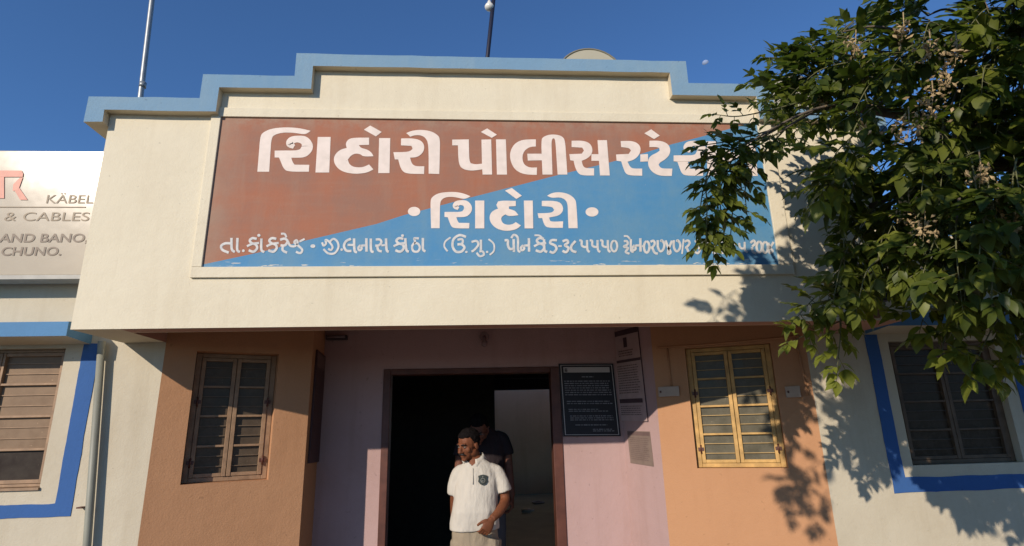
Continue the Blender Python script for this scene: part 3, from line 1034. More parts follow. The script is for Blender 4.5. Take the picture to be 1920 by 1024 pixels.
make_board("paper_notice", "small grey paper sheet stuck low on the mauve return below the tall poster", "notice", P, nSR,
           [("paper_heading", faint, [(.02, .02, .98, .13), ]),
            ("paper_print", faint, textrows(.2, .9, 12, .08, .92, .35, .15, 21))], m=paper, th=.004)
pl = lambda u, v: on_plane(u, v, oSL, nSL)
P = [pl(592, 655.6), pl(607, 669), pl(595, 866), pl(576, 869)]
make_board("notice_board", "dark maroon board with lighter heading on the return wall beside the left window", "notice board", P, nSL,
           [("board_header", simple("dim_heading", (0.16, 0.10, 0.085), .6), [(.06, .02, .94, .15)]),
            ("board_print", simple("dim_print", (0.10, 0.05, 0.045), .6), textrows(.2, .95, 22, .1, .9, .4, .2, 31))], m=maroon)

# unlit fittings high on the door wall
P0, P1 = at(612.5, 632, DY - .03), at(651, 634, DY - .03)
tl = MB(); tl.box(P0.x, P1.x, DY - .05, DY - .002, P1.z - .014, P0.z + .012, simple("dark_housing", (0.06, 0.045, 0.045), .5)); tl_o = tl.build("tube_light", bevel=.003)
tag(tl_o, "short dark light fitting high on the mauve wall, near the porch's left return", "lamp")
tt = MB(); tt.tube([(P0.x + .01, DY - .064, P0.z - .004), (P1.x - .01, DY - .064, P0.z - .004)], .012, simple("unlit_tube", (0.20, 0.16, 0.16), .3), 8); tt.build("tube", tl_o)
lc = at(908, 640, DY - .03)
lm = MB()
lm.tube([lc + Vector((0, .028, .045)), lc + Vector((0, -.02, .045))], [.04, .035], simple("lamp_base", (0.24, 0.16, 0.15), .5), 14)
lm_o = lm.build("porch_lamp"); tag(lm_o, "small unlit bulb lamp on the mauve wall above the doorway", "lamp")
bb = MB(); bb.tube([lc + Vector((0, -.02, .04)), lc + Vector((0, -.03, .01)), lc + Vector((0, -.035, -.012)), lc + Vector((0, -.035, -.04)), lc + Vector((0, -.035, -.052))], [.012, .014, .026, .024, .008], simple("unlit_bulb", (0.24, 0.17, 0.17), .25), 12); bb.build("bulb", lm_o)

# ------------------------------------------------------------------ advertising board over the left window
adm, an, ap = nmat("glossy_flex")
ac = mixc(an, ramp(an, nz(an, 3, 4), .3, .7), (0.42, 0.365, 0.275), (0.46, 0.405, 0.31))
an.links.new(ac, ap.inputs["Base Color"]); ap.inputs["Roughness"].default_value = 0.175; ap.inputs["Specular IOR Level"].default_value = 0.22
bumpn(an, ap, nz(an, 2.5, 3), 0.12, 0.02)
greyed = simple("board_edge", (0.34, 0.33, 0.29), .5)
AY = 0.351
mb = MB()
mb.box(-5.2, -2.372, AY, AY + .10, 2.668, 3.543, adm)
ad = mb.build("advertising_board", bevel=.006)
tag(ad, "glossy cream shop sign board reading KABEL & CABLES, left of the porch above the left window", "sign board")
mb = MB(); mb.box(-5.2, -2.373, AY - .012, AY + .11, 2.640, 2.667, greyed); mb.build("board_rail", ad)
txt_dark = simple("brown_print", (0.15, 0.105, 0.065), .5); txt_mid = simple("olive_print", (0.22, 0.16, 0.09), .5); txt_red = simple("red_print", (0.62, 0.25, 0.17), .5)


def text_px(body, u0, u1, vb, vt, mat, parent, offset=0.0, shear=0.0):
    """printed text fitted between picture columns u0..u1 and rows vt..vb on the board"""
    cu = bpy.data.curves.new("t", 'FONT'); cu.body = body; cu.size = 1.0; cu.offset = offset; cu.shear = shear
    o = bpy.data.objects.new("t", cu); COL.objects.link(o)
    dg = bpy.context.evaluated_depsgraph_get()
    me = bpy.data.meshes.new_from_object(o.evaluated_get(dg))
    bpy.data.objects.remove(o)
    xs = [v.co.x for v in me.vertices]; ys = [v.co.y for v in me.vertices]
    caps_h = 0.7
    p0, p1, pt = at(u0, vb, AY - .003), at(u1, vb, AY - .003), at((u0 + u1) / 2, vt, AY - .003)
    sx = (p1.x - p0.x) / (max(xs) - min(xs)); hz = max(ys) if body[0] != 'K' else max(ys)
    sz = (pt.z - p0.z) / hz
    x_min = min(xs)
    for v in me.vertices:
        v.co = Vector((p0.x + (v.co.x - x_min) * sx, AY - .003, p0.z + v.co.y * sz))
    me.materials.append(mat)
    for p_ in me.polygons:
        if p_.normal.y > 0: p_.flip()
    return link("print", me, parent)


text_px("KÄBEL", 86, 174, 381, 362, txt_mid, ad)
text_px("& CABLES", 7, 166, 414, 398, txt_mid, ad, 0.0)
text_px("AND BANO,", -3, 164, 454, 438, txt_dark, ad, 0.018)
text_px("CHUNO.", 1, 114, 479, 463, txt_dark, ad, 0.018)
mb = MB()
p0, p1 = at(-40, 388, AY - .003), at(160, 390, AY - .003)
mb.box(p0.x, p1.x, AY - .0035, AY - .001, p0.z - .003, p0.z + .003, txt_mid); mb.build("print_rule", ad)
mb = MB()


def adp(u, v): return at(u, v, AY - .003)


for pl4 in ([(-14, 320), (41, 320), (44, 326), (43, 332), (-8, 332), (-8, 375), (-14, 375)],
            [(8, 322), (8, 372), (-9, 372), (-9, 322)],
            [(25, 346), (38, 333), (43, 333), (34, 358), (24, 358)],
            [(24, 352), (36, 352), (52, 375), (38, 375)]):
    mb.poly([adp(*q) + Vector((0, -.0003 * len(pl4), 0)) for q in pl4], txt_red)
o = mb.build("print", ad, recalc=False)
for p_ in o.data.polygons:
    if p_.normal.y > 0: p_.flip()

# ------------------------------------------------------------------ roof things
mb = MB()
pb = at(263, 186, .55); ptop = at(286.5, -12, .55)
mb.tube([Vector((pb.x - .005, .55, 2.95)), pb, ptop, ptop + (ptop - pb) * 0.6], .019, M['steel'], 12)
mb.tube([pb + Vector((0, 0, .10)), pb + Vector((0, 0, .14))], .024, M['steel'], 12)
tag(mb.build("flag_pole"), "thin grey steel pole standing behind the left end of the parapet", "pole")
lamp = empty("lamp_pole", (at(914, 108, .5).x, .5, 2.98))
tag(lamp, "leaning black pole with a white bulb, rising behind the middle of the parapet", "lamp pole")
mb = MB()
q0, q1 = at(914, 108, .5), at(930, -45, .5)
d01 = (q1 - q0)
mb.tube([q0 - d01 * 1.35, q0, q1], .0165, M['black'], 10); mb.build("pole", lamp)
mb = MB()
j = at(925, -6, .5); bulb_c = at(917.5, 13, .5)
mb.tube([j, at(917, -5, .48), bulb_c + Vector((0, 0, .058))], .008, simple("lamp_arm_metal", (0.12, 0.10, 0.08), .5), 8); mb.tube([j + Vector((0, 0, .0)), at(945, -2, .5)], .006, M['black'], 6); mb.build("lamp_arm", lamp)
mb = MB()
prof = [(.056, .012), (.04, .016), (.030, .021), (.015, .033), (0.0, .0385), (-.018, .034), (-.030, .022), (-.036, .006)]
mb.tube([bulb_c + Vector((0, 0, z)) for z, r in prof], [r for z, r in prof], simple("bulb_white", (0.72, 0.70, 0.62), .15, var=.1, scale=30), 16)
mb.build("bulb", lamp)


def dish(cu, cv, rpx, y, label, top=False):
    c = at(cu, cv, y); r = (at(cu + rpx, cv, y) - c).length
    root = empty("dish", (c.x, y, 2.98)); tag(root, label, "dish", "dishes on the roof")
    mb = MB(); rr = []
    n = 40
    for k, (f, d) in enumerate(((.03, .0), (.4, -.004), (.75, -.014), (.985, -.026))):
        rr.append([c + Vector((r * f * math.cos(2 * math.pi * i / n), .05 + d * 1.5, r * f * math.sin(2 * math.pi * i / n))) for i in range(n)])
    mb.rings(rr, M['dish']); mb.build("reflector", root)
    mb = MB(); mb.tube([c + Vector((r * math.cos(2 * math.pi * i / n), .012, r * math.sin(2 * math.pi * i / n))) for i in range(n + 1)], .009, M['dish_rim'], 8, cap=False); mb.build("rim", root)
    mb = MB(); mb.tube([c + Vector((0, .07, 0)), c + Vector((0, .16, -.05)), Vector((c.x, y + .16, 2.99))], .02, M['steel'], 8); mb.build("mast", root)


M['dish'] = simple("cream_enamel", (0.40, 0.37, 0.27), .6, var=.04, scale=4)
M['dish_rim'] = simple("rim_metal", (0.20, 0.18, 0.12), .5)
dish(1109, 146, 63.5, 1.0, "cream round dish rising above the middle of the parapet, right of the black pole")
dish(1497, 199, 64, 1.0, "cream round dish half hidden behind the tree, over the right end of the parapet")

# floodlight on the canopy corner
fl = empty("flood_lamp", at(1654, 565, -.02)); tag(fl, "small black flood lamp on the right end of the canopy, half hidden by leaves", "lamp")
c = at(1654, 557, -.13)
mb = MB(); mb.box(c.x - .036, c.x + .036, c.y - .03, c.y + .03, c.z - .026, c.z + .026, M['black']); mb.box(c.x - .030, c.x + .030, c.y + .031, c.y + .06, c.z - .02, c.z + .02, M['black']); mb.build("housing", fl, bevel=.004)
mb = MB(); rust = simple("rusty_bracket", (0.22, 0.12, 0.06), .7)
mb.tube([c + Vector((0, .03, -.03)), c + Vector((0, .06, -.06)), Vector((c.x, -.001, c.z - .06))], .009, rust, 8); mb.box(c.x - .04, c.x + .05, -.02, -.001, c.z - .105, c.z - .045, rust); mb.build("bracket", fl)

# the moon: sky blue mixed into its colour, unlit side cut away
mc = CAM + ray(1323, 119).normalized() * 1500
mm, mn, mp_ = nmat("moon_sky_tint"); mcx = mixc(mn, ramp(mn, nz(mn, .25, 4), .4, .6), (0.20, 0.27, 0.42), (0.25, 0.32, 0.47)); mn.links.new(mcx, mp_.inputs["Base Color"]); mp_.inputs["Roughness"].default_value = 1
mb = MB(); mb.ell(mc, (8, 8, 8), mm, seg=48, rg=32)
bmesh.ops.delete(mb.bm, geom=[v for v in mb.bm.verts if (v.co - mc).normalized().dot(SUN_TO) < .22], context='VERTS')
tag(mb.build("moon"), "pale small moon in the blue sky right of the parapet", "moon")

# things on the hall floor
ob = MB(); q = on_plane(988, 962, Vector((0, 0, FLOOR_IN)), Vector((0, 0, 1)))
ob.tube([q + Vector((-.09, 0, .035)), q + Vector((.06, .03, .035)), q + Vector((.09, .035, .035)), q + Vector((.13, .04, .035))], [.035, .035, .015, .015], simple("white_plastic", (.7, .68, .62), .4), 12)
tag(ob.build("bottle"), "white plastic bottle lying on the hall floor behind the doorway", "bottle")
ob = MB(); q = on_plane(1009, 944, Vector((0, 0, FLOOR_IN)), Vector((0, 0, 1)))
ob.tube([q + Vector((.11 * math.cos(a * math.pi / 10), .11 * math.sin(a * math.pi / 10), .02)) for a in range(21)], .018, simple("grey_hose", (.28, .27, .27), .5), 8, cap=False)
tag(ob.build("coiled_hose"), "grey ring of hose lying on the hall floor near the right door jamb", "hose")
#PART2
# ------------------------------------------------------------------ people
def skin_mat(name, col):
    m, n, p = nmat(name)
    c = mixc(n, ramp(n, nz(n, 30, 4), .3, .7), tuple(x * .8 for x in col), tuple(x * 1.15 for x in col))
    n.links.new(c, p.inputs["Base Color"]); p.inputs["Roughness"].default_value = .6; p.inputs["Specular IOR Level"].default_value = .22
    p.inputs["Subsurface Weight"].default_value = .08; p.inputs["Subsurface Radius"].default_value = (.02, .008, .004)
    return m


def cloth_mat(name, col, bump=.5, scale=9):
    m, n, p = nmat(name)
    c = mixc(n, ramp(n, nz(n, 5, 5), .3, .7), tuple(x * .9 for x in col), col)
    n.links.new(c, p.inputs["Base Color"]); p.inputs["Roughness"].default_value = .9
    p.inputs["Specular IOR Level"].default_value = .15
    h = math2(n, 'ADD', math2(n, 'MULTIPLY', nz(n, scale, 3, .5, (1.6, 1.6, .7)), 1.0), math2(n, 'MULTIPLY', nz(n, 300, 2), .05))
    bumpn(n, p, h, bump, .03)
    return m


def oval(c, rx, ry, n=20, yaw=0.0, pw=1.0):
    out = []
    for k in range(n):
        a = 2 * math.pi * k / n
        ca, sa = math.cos(a), math.sin(a)
        x = rx * math.copysign(abs(ca) ** pw, ca); y = ry * math.copysign(abs(sa) ** pw, sa)
        out.append(Vector((c[0] + x * math.cos(yaw) - y * math.sin(yaw), c[1] + x * math.sin(yaw) + y * math.cos(yaw), c[2])))
    return out


def limb(mb, pts, m, seg=14):
    """tapering limb through (x, y, z, r)"""
    L = smooth_line([p[:3] for p in pts], 5) if len(pts) > 2 else [Vector(p[:3]) for p in pts]
    R_ = smooth_line([(p[3], 0, 0) for p in pts], 5) if len(pts) > 2 else [Vector((p[3], 0, 0)) for p in pts]
    mb.tube(L, [max(.002, r.x) for r in R_], m, seg)


def fold(scale, amp, seed):
    return lambda co: amp * (noise.noise(Vector((co.x * scale * 1.5 + seed, co.y * scale * 1.5, co.z * scale * .8))) + .5 * noise.noise(Vector((co.x * scale * 3 + seed, co.y * scale * 3, co.z * scale * 1.6))))


def hand(mb, wrist, palm_dir, thumb_side, m, curl=.7, size=1.0):
    """palm, four unequal curled fingers and a thumb"""
    d = Vector(palm_dir).normalized(); t = Vector(thumb_side); t = (t - d * t.dot(d)).normalized(); nrm = d.cross(t)
    if nrm.y > 0: nrm = -nrm
    wv = Vector(wrist)
    pc = wv + d * .05 * size
    rr = []
    for s, w_, th in ((0, .024, .018), (.03, .036, .017), (.065, .042, .015), (.09, .040, .013)):
        c = wv + d * s * size
        rr.append([c + t * (w_ * size * math.cos(2 * math.pi * k / 12)) + nrm * (th * size * math.sin(2 * math.pi * k / 12)) for k in range(12)])
    mb.rings(rr, m)
    for i, L in enumerate((.068, .078, .072, .056)):
        base = wv + d * .082 * size + t * (.029 - .0195 * i) * size
        a = 0.25 + .08 * i; p = base; pts = [(*(base - d * .015), .0095 * size)]
        for s in (.42, .32, .26):
            a += curl
            p = p + (d * math.cos(a) - nrm * math.sin(a)) * L * s * size
            pts.append((*p, (.0095 - .0012 * len(pts)) * size))
        limb(mb, pts, m, 8)
    b = wv + d * .03 * size + t * .03 * size
    limb(mb, [(*b, .013 * size), (*(b + (d * .6 + t * .55 - nrm * .3) * .034), .011 * size), (*(b + (d * .95 + t * .45 - nrm * .7) * .058), .009 * size)], m, 8)


def person(name, label, base, joints, mats, head_c, head_yaw, head_tilt, torso, details, hs=.94):
    bx, by, bz = base
    root = empty(name, base); tag(root, label, "person")
    sk, shirt_m, trous_m, hair_m = mats
    o = Vector(base)
    V = lambda p: (p[0] + bx, p[1] + by, p[2] + bz, *p[3:])
    # --- body: head, neck, trunk, arms and hands in one skin
    mb = MB()
    Rh = Matrix.Rotation(head_yaw, 3, 'Z') @ Matrix.Rotation(head_tilt, 3, 'X')
    hc = Vector(V(head_c))
    H = lambda p: hc + Rh @ (Vector(p) * hs)
    def he(c, r): mb.ell(H(c), [q * hs for q in r], sk, rot=Rh)
    he((0, .012, .135), (.073, .092, .085))
    he((0, -.030, .080), (.058, .060, .078))
    he((0, -.040, .045), (.046, .046, .045))
    he((0, -.072, .014), (.024, .020, .018))
    he((0, -.080, .128), (.050, .014, .012))
    for s in (-1, 1):
        he((s * .040, -.056, .080), (.022, .020, .022))
        he((s * .074, .012, .092), (.009, .020, .030))
        he((s * .045, .0, .045), (.020, .04, .03))
    mb.tube([H((0, -.084, .118)), H((0, -.098, .095)), H((0, -.110, .076)), H((0, -.096, .064))], [.009, .012, .016, .010], sk, 10)
    for s in (-1, 1): he((s * .013, -.094, .071), (.010, .012, .009))
    he((0, -.086, .046), (.024, .012, .007)); he((0, -.083, .034), (.021, .012, .008))
    nb = V((torso[-1][1], torso[-1][2] + .01, torso[-1][0] - .03)); nt_ = H((0, .012, .05))
    mb.tube([nb[:3], tuple(Vector(nb[:3]).lerp(nt_, .5)), nt_], [.062, .055, .054], sk, 16)
    mb.rings([oval(V((t[1], t[2], t[0])), t[3] * .93, t[4] * .92) for t in torso[1:]], sk)
    for arm in joints['arms']:
        limb(mb, [V(p) for p in arm['pts']], sk)
        w_ = arm['pts'][-1]
        hand(mb, V(w_)[:3], arm['dir'], arm['thumb'], sk, arm.get('curl', .55))
    remeshed(mb, "body", root, .0046, 3, sk)
    # --- shirt
    mb = MB()
    mb.rings([oval(V((t[1], t[2], t[0])), t[3], t[4], 28, pw=.9) for t in torso[:-1]] + [oval(V((torso[-1][1], torso[-1][2], torso[-1][0])), torso[-1][3], torso[-1][4], 28)], shirt_m)
    for sl in joints['sleeves']:
        limb(mb, [V(p) for p in sl], shirt_m, 18)
    sh = remeshed(mb, "shirt", root, .0075, 3, shirt_m, fold(9, .0075, bx * 3))
    # --- trousers
    mb = MB()
    for leg in joints['legs']:
        limb(mb, [V(p) for p in leg], trous_m, 18)
    mb.rings([oval(V(p), rx, ry, 24) for p, rx, ry in joints['hips']], trous_m)
    remeshed(mb, "trousers", root, .008, 3, trous_m, fold(10, .007, 4))
    for leg in joints['legs']:
        mb = MB(); f = V(leg[-1])
        mb.rings([oval((f[0], f[1] - .05 * 1, bz + .002), .045, .125), oval((f[0], f[1] - .05, bz + .04), .045, .12), oval((f[0], f[1] + .0, bz + .075), .042, .065), oval((f[0], f[1] + .01, bz + .09), .03, .035)], details['shoe'])
        mb.build("shoe", root)
    # --- hair
    mb = MB()
    mb.ell(H((0, .016, .142)), [q * hs for q in (.080, .098, .088)], hair_m, rot=Rh)
    hm = remeshed(mb, "hair", root, .005, 1, hair_m)
    bm = bmesh.new(); bm.from_mesh(hm.data)
    kill = []
    for v in bm.verts:
        q = (Rh.transposed() @ (v.co - hc)) / hs
        n_ = noise.noise(v.co * 90) * .004
        # hairline: forehead, temples, sideburns, round the ears, nape
        if q.y < -.035: lim = .172
        elif q.y < -.005: lim = .172 - (q.y + .035) * 1.9
        elif q.y < .035: lim = .112
        else: lim = .112 - (q.y - .035) * 1.1
        if q.z < lim + n_: kill.append(v)
        else: v.co += (v.co - H((0, .02, .14))).normalized() * (.003 + .005 * noise.noise(v.co * 60))
    bmesh.ops.delete(bm, geom=kill, context='VERTS')
    bm.to_mesh(hm.data); bm.free()
    md = hm.modifiers.new("thick", 'SOLIDIFY'); md.thickness = .008; md.offset = -1
    # --- face
    eye_w = simple("eye_white", (.30, .25, .21), .4, var=.05); dk = simple("dark_hair", (.012, .009, .008), .6)
    for s in (-1, 1):
        mb = MB(); c = H((s * .030, -.079, .107)); mb.ell(c, (.0105, .008, .0042), eye_w, rot=Rh); mb.ell(c + Rh @ Vector((0, -.006, 0)), (.0048, .004, .0042), dk, rot=Rh); mb.build("eye", root)
        mb = MB(); mb.tube([H((s * .013, -.0935, .124)), H((s * .030, -.0925, .130)), H((s * .048, -.078, .125))], [.0035, .005, .002], dk, 8); mb.build("eyebrow", root)
    if details.get('moustache'):
        mb = MB(); mb.tube([H((-.032, -.084, .049)), H((-.016, -.098, .057)), H((0, -.102, .059)), H((.016, -.098, .057)), H((.032, -.084, .049))], [.003, .007, .006, .007, .003], dk, 8); mb.build("moustache", root)
    return root, V, H


khaki = cloth_mat("khaki_cloth", (.29, .235, .165), .6, 12)
white_c = cloth_mat("white_cotton", (.53, .49, .42), .55, 10)
shoe_m = simple("shoe_leather", (.03, .02, .015), .4)
hair_m = simple("black_hair", (.008, .006, .006), .85, var=.5, scale=120, bump=.8, spec=.08)
skA = skin_mat("brown_skin", (.165, .058, .026)); skB = skin_mat("dark_skin", (.16, .065, .04))
manY = 1.08
bx = -.085
torsoA = [(.972, -.015, 0, .178, .128), (1.02, -.015, 0, .178, .130), (1.10, -.010, -.012, .168, .130), (1.18, -.004, -.006, .158, .120), (1.28, 0, 0, .158, .112), (1.355, .004, .006, .148, .100), (1.408, .002, .012, .112, .080), (1.448, -.010, .014, .072, .063), (1.472, -.016, .012, .057, .053)]
root, V, H = person(
    "person", "man in white polo shirt and khaki trousers stepping out of the doorway, looking aside", (bx, manY, 0),
    dict(arms=[dict(pts=[(.150, .008, 1.325, .044), (.184, .0, 1.255, .041), (.204, -.012, 1.165, .036), (.165, -.10, 1.105, .033), (.105, -.165, 1.060, .025)], dir=(-.50, -.28, -.80), thumb=(-.75, -.35, .30), curl=.45),
               dict(pts=[(-.140, .01, 1.325, .044), (-.150, .04, 1.22, .041), (-.158, .075, 1.12, .036), (-.155, .10, 1.01, .031), (-.152, .115, .91, .025)], dir=(.05, .0, -1), thumb=(.3, -1, 0), curl=.3)],
         sleeves=[[(.095, .008, 1.376, .048), (.142, .006, 1.352, .054), (.176, .0, 1.285, .056), (.200, -.006, 1.215, .058)],
                  [(-.090, .010, 1.372, .050), (-.124, .012, 1.350, .058), (-.145, .026, 1.285, .062), (-.152, .040, 1.21, .062)]],
         legs=[[(.080, -.005, .90, .098), (.088, -.06, .65, .084), (.092, -.10, .48, .070), (.094, -.05, .26, .062), (.094, .0, .08, .058)],
               [(-.095, .005, .90, .098), (-.108, .02, .65, .084), (-.110, .02, .48, .070), (-.112, .06, .26, .062), (-.112, .10, .08, .058)]],
         hips=[((-.008, 0, .81), .12, .09), ((-.010, 0, .87), .168, .118), ((-.014, 0, .95), .166, .118), ((-.014, 0, 1.04), .155, .112)]),
    (skA, white_c, khaki, hair_m), (-.042, -.004, 1.456), -math.radians(42), math.radians(14), torsoA, dict(shoe=shoe_m, moustache=True))
# open V neck of the polo shirt
shirt_o = [c for c in root.children if c.name.startswith('shirt')][0]
zv = 1.408
bm = bmesh.new(); bm.from_mesh(shirt_o.data)
bmesh.ops.delete(bm, geom=[v for v in bm.verts if v.co.y < manY + .01 and v.co.z > zv and abs(v.co.x - (bx - .030)) < (v.co.z - zv) * .85 + .002], context='VERTS')
bm.to_mesh(shirt_o.data); bm.free()
# collar, placket, chest badge
mb = MB()
cc = V((-.016, .012, 1.460))
n_c = 26; ra = []; rb = []; rc = []
for k in range(n_c + 1):
    a = math.radians(-114 + 30 + (360 - 60) * k / n_c)      # open at the front
    dx, dy = math.cos(a), math.sin(a)
    front = max(0, -dy)
    ra.append(Vector((cc[0] + .060 * dx, cc[1] + .056 * dy, cc[2] + .030 - .040 * front)))
    rb.append(Vector((cc[0] + .066 * dx, cc[1] + .062 * dy, cc[2] + .032 - .042 * front)))
    rc.append(Vector((cc[0] + .092 * dx, cc[1] + .084 * dy, cc[2] - .012 - .050 * front)))
mi = mb.mi(white_c)
for q, w_ in ((ra, rb), (rb, rc)):
    va = [mb.bm.verts.new(p) for p in q]; vb = [mb.bm.verts.new(p) for p in w_]
    for k in range(n_c):
        f = mb.bm.faces.new([va[k], va[k + 1], vb[k + 1], vb[k]]); f.smooth = True; f.material_index = mi
bmesh.ops.remove_doubles(mb.bm, verts=mb.bm.verts[:], dist=.0004)
o = mb.build("collar", root)
md = o.modifiers.new("t", 'SOLIDIFY'); md.thickness = .004


def chest(u, v, off):
    """point on the front of the shirt at a picture position"""
    d = ray(u, v); best = None
    z = (CAM + d * ((manY - .11 - CAM.y) / d.y))
    zz = z.z
    for a, b in zip(torsoA[:-1], torsoA[1:]):
        if a[0] <= zz <= b[0]:
            t = (zz - a[0]) / (b[0] - a[0]); rx = a[3] + (b[3] - a[3]) * t; ry = a[4] + (b[4] - a[4]) * t; cx = a[1] + (b[1] - a[1]) * t; cy = a[2] + (b[2] - a[2]) * t
            x = (z.x - bx - cx) / rx; x = max(-.98, min(.98, x))
            return Vector((z.x, manY + cy - ry * math.sqrt(1 - x * x) - off, zz))
    return z


badge = simple("badge_cloth", (.035, .045, .04), .7); badge_l = simple("badge_thread", (.30, .30, .27), .7)
mb = MB()
sh_px = [(-9, -7.5), (-5, -9), (0, -10), (5, -9), (9, -7.5), (8, -2), (9, 3), (5, 8), (0, 9.5), (-5, 8), (-9, 3), (-8, -2)]
cpt = chest(905.5, 900, .011)
ctr = mb.bm.verts.new(cpt); rim = [mb.bm.verts.new(chest(905.5 + x, 900 + y, .010)) for x, y in sh_px]
mi = mb.mi(badge)
for k in range(12):
    f = mb.bm.faces.new([ctr, rim[k], rim[(k + 1) % 12]]); f.material_index = mi
mb.build("badge", root)
mb = MB(); mb.tube([chest(905.5 + 4 * math.cos(a * math.pi / 7), 901 + 4.2 * math.sin(a * math.pi / 7), .013) for a in range(15)], .0016, badge_l, 6, cap=False)
mb.tube([chest(902.5, 902, .0135), chest(908.5, 902, .0135)], .0022, badge_l, 6)
mb.tube([chest(905.5, 892.5, .0135), chest(905.5, 895.5, .0135)], .0022, badge_l, 6)
mb.build("badge_emblem", root)
mb = MB()
pts = [chest(886.5, v, .0045) for v in (879, 886, 894, 902, 908)]
mb.tube(pts, .0035, white_c, 6); mb.build("placket", root)

torsoB = [(.93, 0, 0, .172, .118), (1.03, 0, -.005, .166, .116), (1.17, 0, 0, .172, .115), (1.28, 0, .0, .176, .108), (1.345, 0, .0, .160, .095), (1.385, 0, -.01, .115, .078), (1.415, 0, -.03, .072, .062), (1.43, 0, -.045, .056, .052)]
dark_c = cloth_mat("charcoal_cloth", (.030, .022, .024), .5); grey_c = cloth_mat("grey_cloth", (.10, .10, .11), .5)
py = 1.60
bx2 = at(907, 850, py).x
person("person", "man in dark shirt and grey trousers standing in the unlit hall behind the doorway", (bx2, py, FLOOR_IN),
       dict(arms=[dict(pts=[(s * .160, .005, 1.325, .046), (s * .190, .01, 1.22, .042), (s * .205, .0, 1.09, .036), (s * .215, -.03, .985, .031), (s * .222, -.06, .885, .025)], dir=(0, -.15, -1), thumb=(-s * .2, -1, 0), curl=.35) for s in (-1, 1)],
            sleeves=[[(s * .10, .003, 1.35, .05), (s * .150, .006, 1.33, .056), (s * .180, .008, 1.27, .059), (s * .194, .008, 1.20, .060)] for s in (-1, 1)],
            legs=[[(s * .085, 0, .88, .098), (s * .095, 0, .64, .082), (s * .10, 0, .48, .07), (s * .105, .02, .26, .062), (s * .105, .03, .08, .056)] for s in (-1, 1)],
            hips=[((0, 0, .78), .12, .09), ((0, 0, .84), .165, .115), ((0, 0, .93), .164, .112), ((0, 0, 1.0), .158, .108)]),
       (skB, dark_c, grey_c, hair_m), (-.030, -.10, 1.330), math.radians(-10), math.radians(34), torsoB, dict(shoe=shoe_m))

# ------------------------------------------------------------------ the tree
rnd = random.Random(11)


def leaf_mat():
    m, n, p = nmat("tree_leaf")
    out = n.nodes["Material Output"]
    at_ = n.nodes.new("ShaderNodeAttribute"); at_.attribute_name = "tone"
    c = mixc(n, at_.outputs["Fac"], (0.036, 0.060, 0.008), (0.205, 0.225, 0.030))
    c = mixc(n, ramp(n, nz(n, 40, 3), .35, .7, 0, .35), c, (0.09, 0.11, 0.03))
    n.links.new(c, p.inputs["Base Color"]); p.inputs["Roughness"].default_value = .45; p.inputs["Specular IOR Level"].default_value = .3
    tr = n.nodes.new("ShaderNodeBsdfTranslucent")
    tc = mixc(n, at_.outputs["Fac"], (0.04, 0.075, 0.008), (0.24, 0.31, 0.03)); n.links.new(tc, tr.inputs[0])
    mx = n.nodes.new("ShaderNodeMixShader"); mx.inputs[0].default_value = .42
    n.links.new(p.outputs[0], mx.inputs[1]); n.links.new(tr.outputs[0], mx.inputs[2]); n.links.new(mx.outputs[0], out.inputs[0])
    return m


leaf_m = leaf_mat()
bark = simple("grey_bark", (.12, .095, .07), .85, var=.35, scale=12, bump=.6)
twig_m = simple("green_twig", (.12, .12, .05), .7, var=.3)
dry_m = simple("dry_blossom", (.36, .26, .13), .85, var=.4, scale=60)
LV, LF, LT = [], [], []
TW = MB()
SECT = ((0, 0), (.12, .55), (.34, 1.0), (.58, .82), (.80, .42), (1.0, 0))


def leaflet(p, d, up, L, tone):
    d = d.normalized(); side = d.cross(up)
    if side.length < 1e-3: side = d.orthogonal()
    side.normalize(); nr = side.cross(d).normalized()
    wd = L * rnd.uniform(.21, .30); fold_ = rnd.uniform(.12, .45); bend = rnd.uniform(.0, .5)
    tw = rnd.uniform(-.3, .3)
    i0 = len(LV)
    for k, (t, w_) in enumerate(SECT):
        c = p + d * (L * t * (1 - .12 * bend * t)) - nr * (L * bend * t * t * .55)
        s2 = (side * math.cos(tw * t) + nr * math.sin(tw * t))
        if w_ == 0:
            LV.append(c)
        else:
            e = wd * w_
            wave = .08 * L * math.sin(t * 9 + tone * 20)* .35
            LV.append(c + s2 * e + nr * (e * fold_ + wave)); LV.append(c); LV.append(c - s2 * e + nr * (e * fold_ - wave))
    a = i0
    LF.append((a, a + 1, a + 2)); LF.append((a, a + 2, a + 3))
    for k in range(3):
        b = a + 1 + 3 * k
        LF.append((b, b + 3, b + 4, b + 1)); LF.append((b + 1, b + 4, b + 5, b + 2))
    e = a + 1 + 9
    LF.append((e, e + 3, e + 1)); LF.append((e + 1, e + 3, e + 2))
    LT.extend([tone] * (len(LV) - i0))


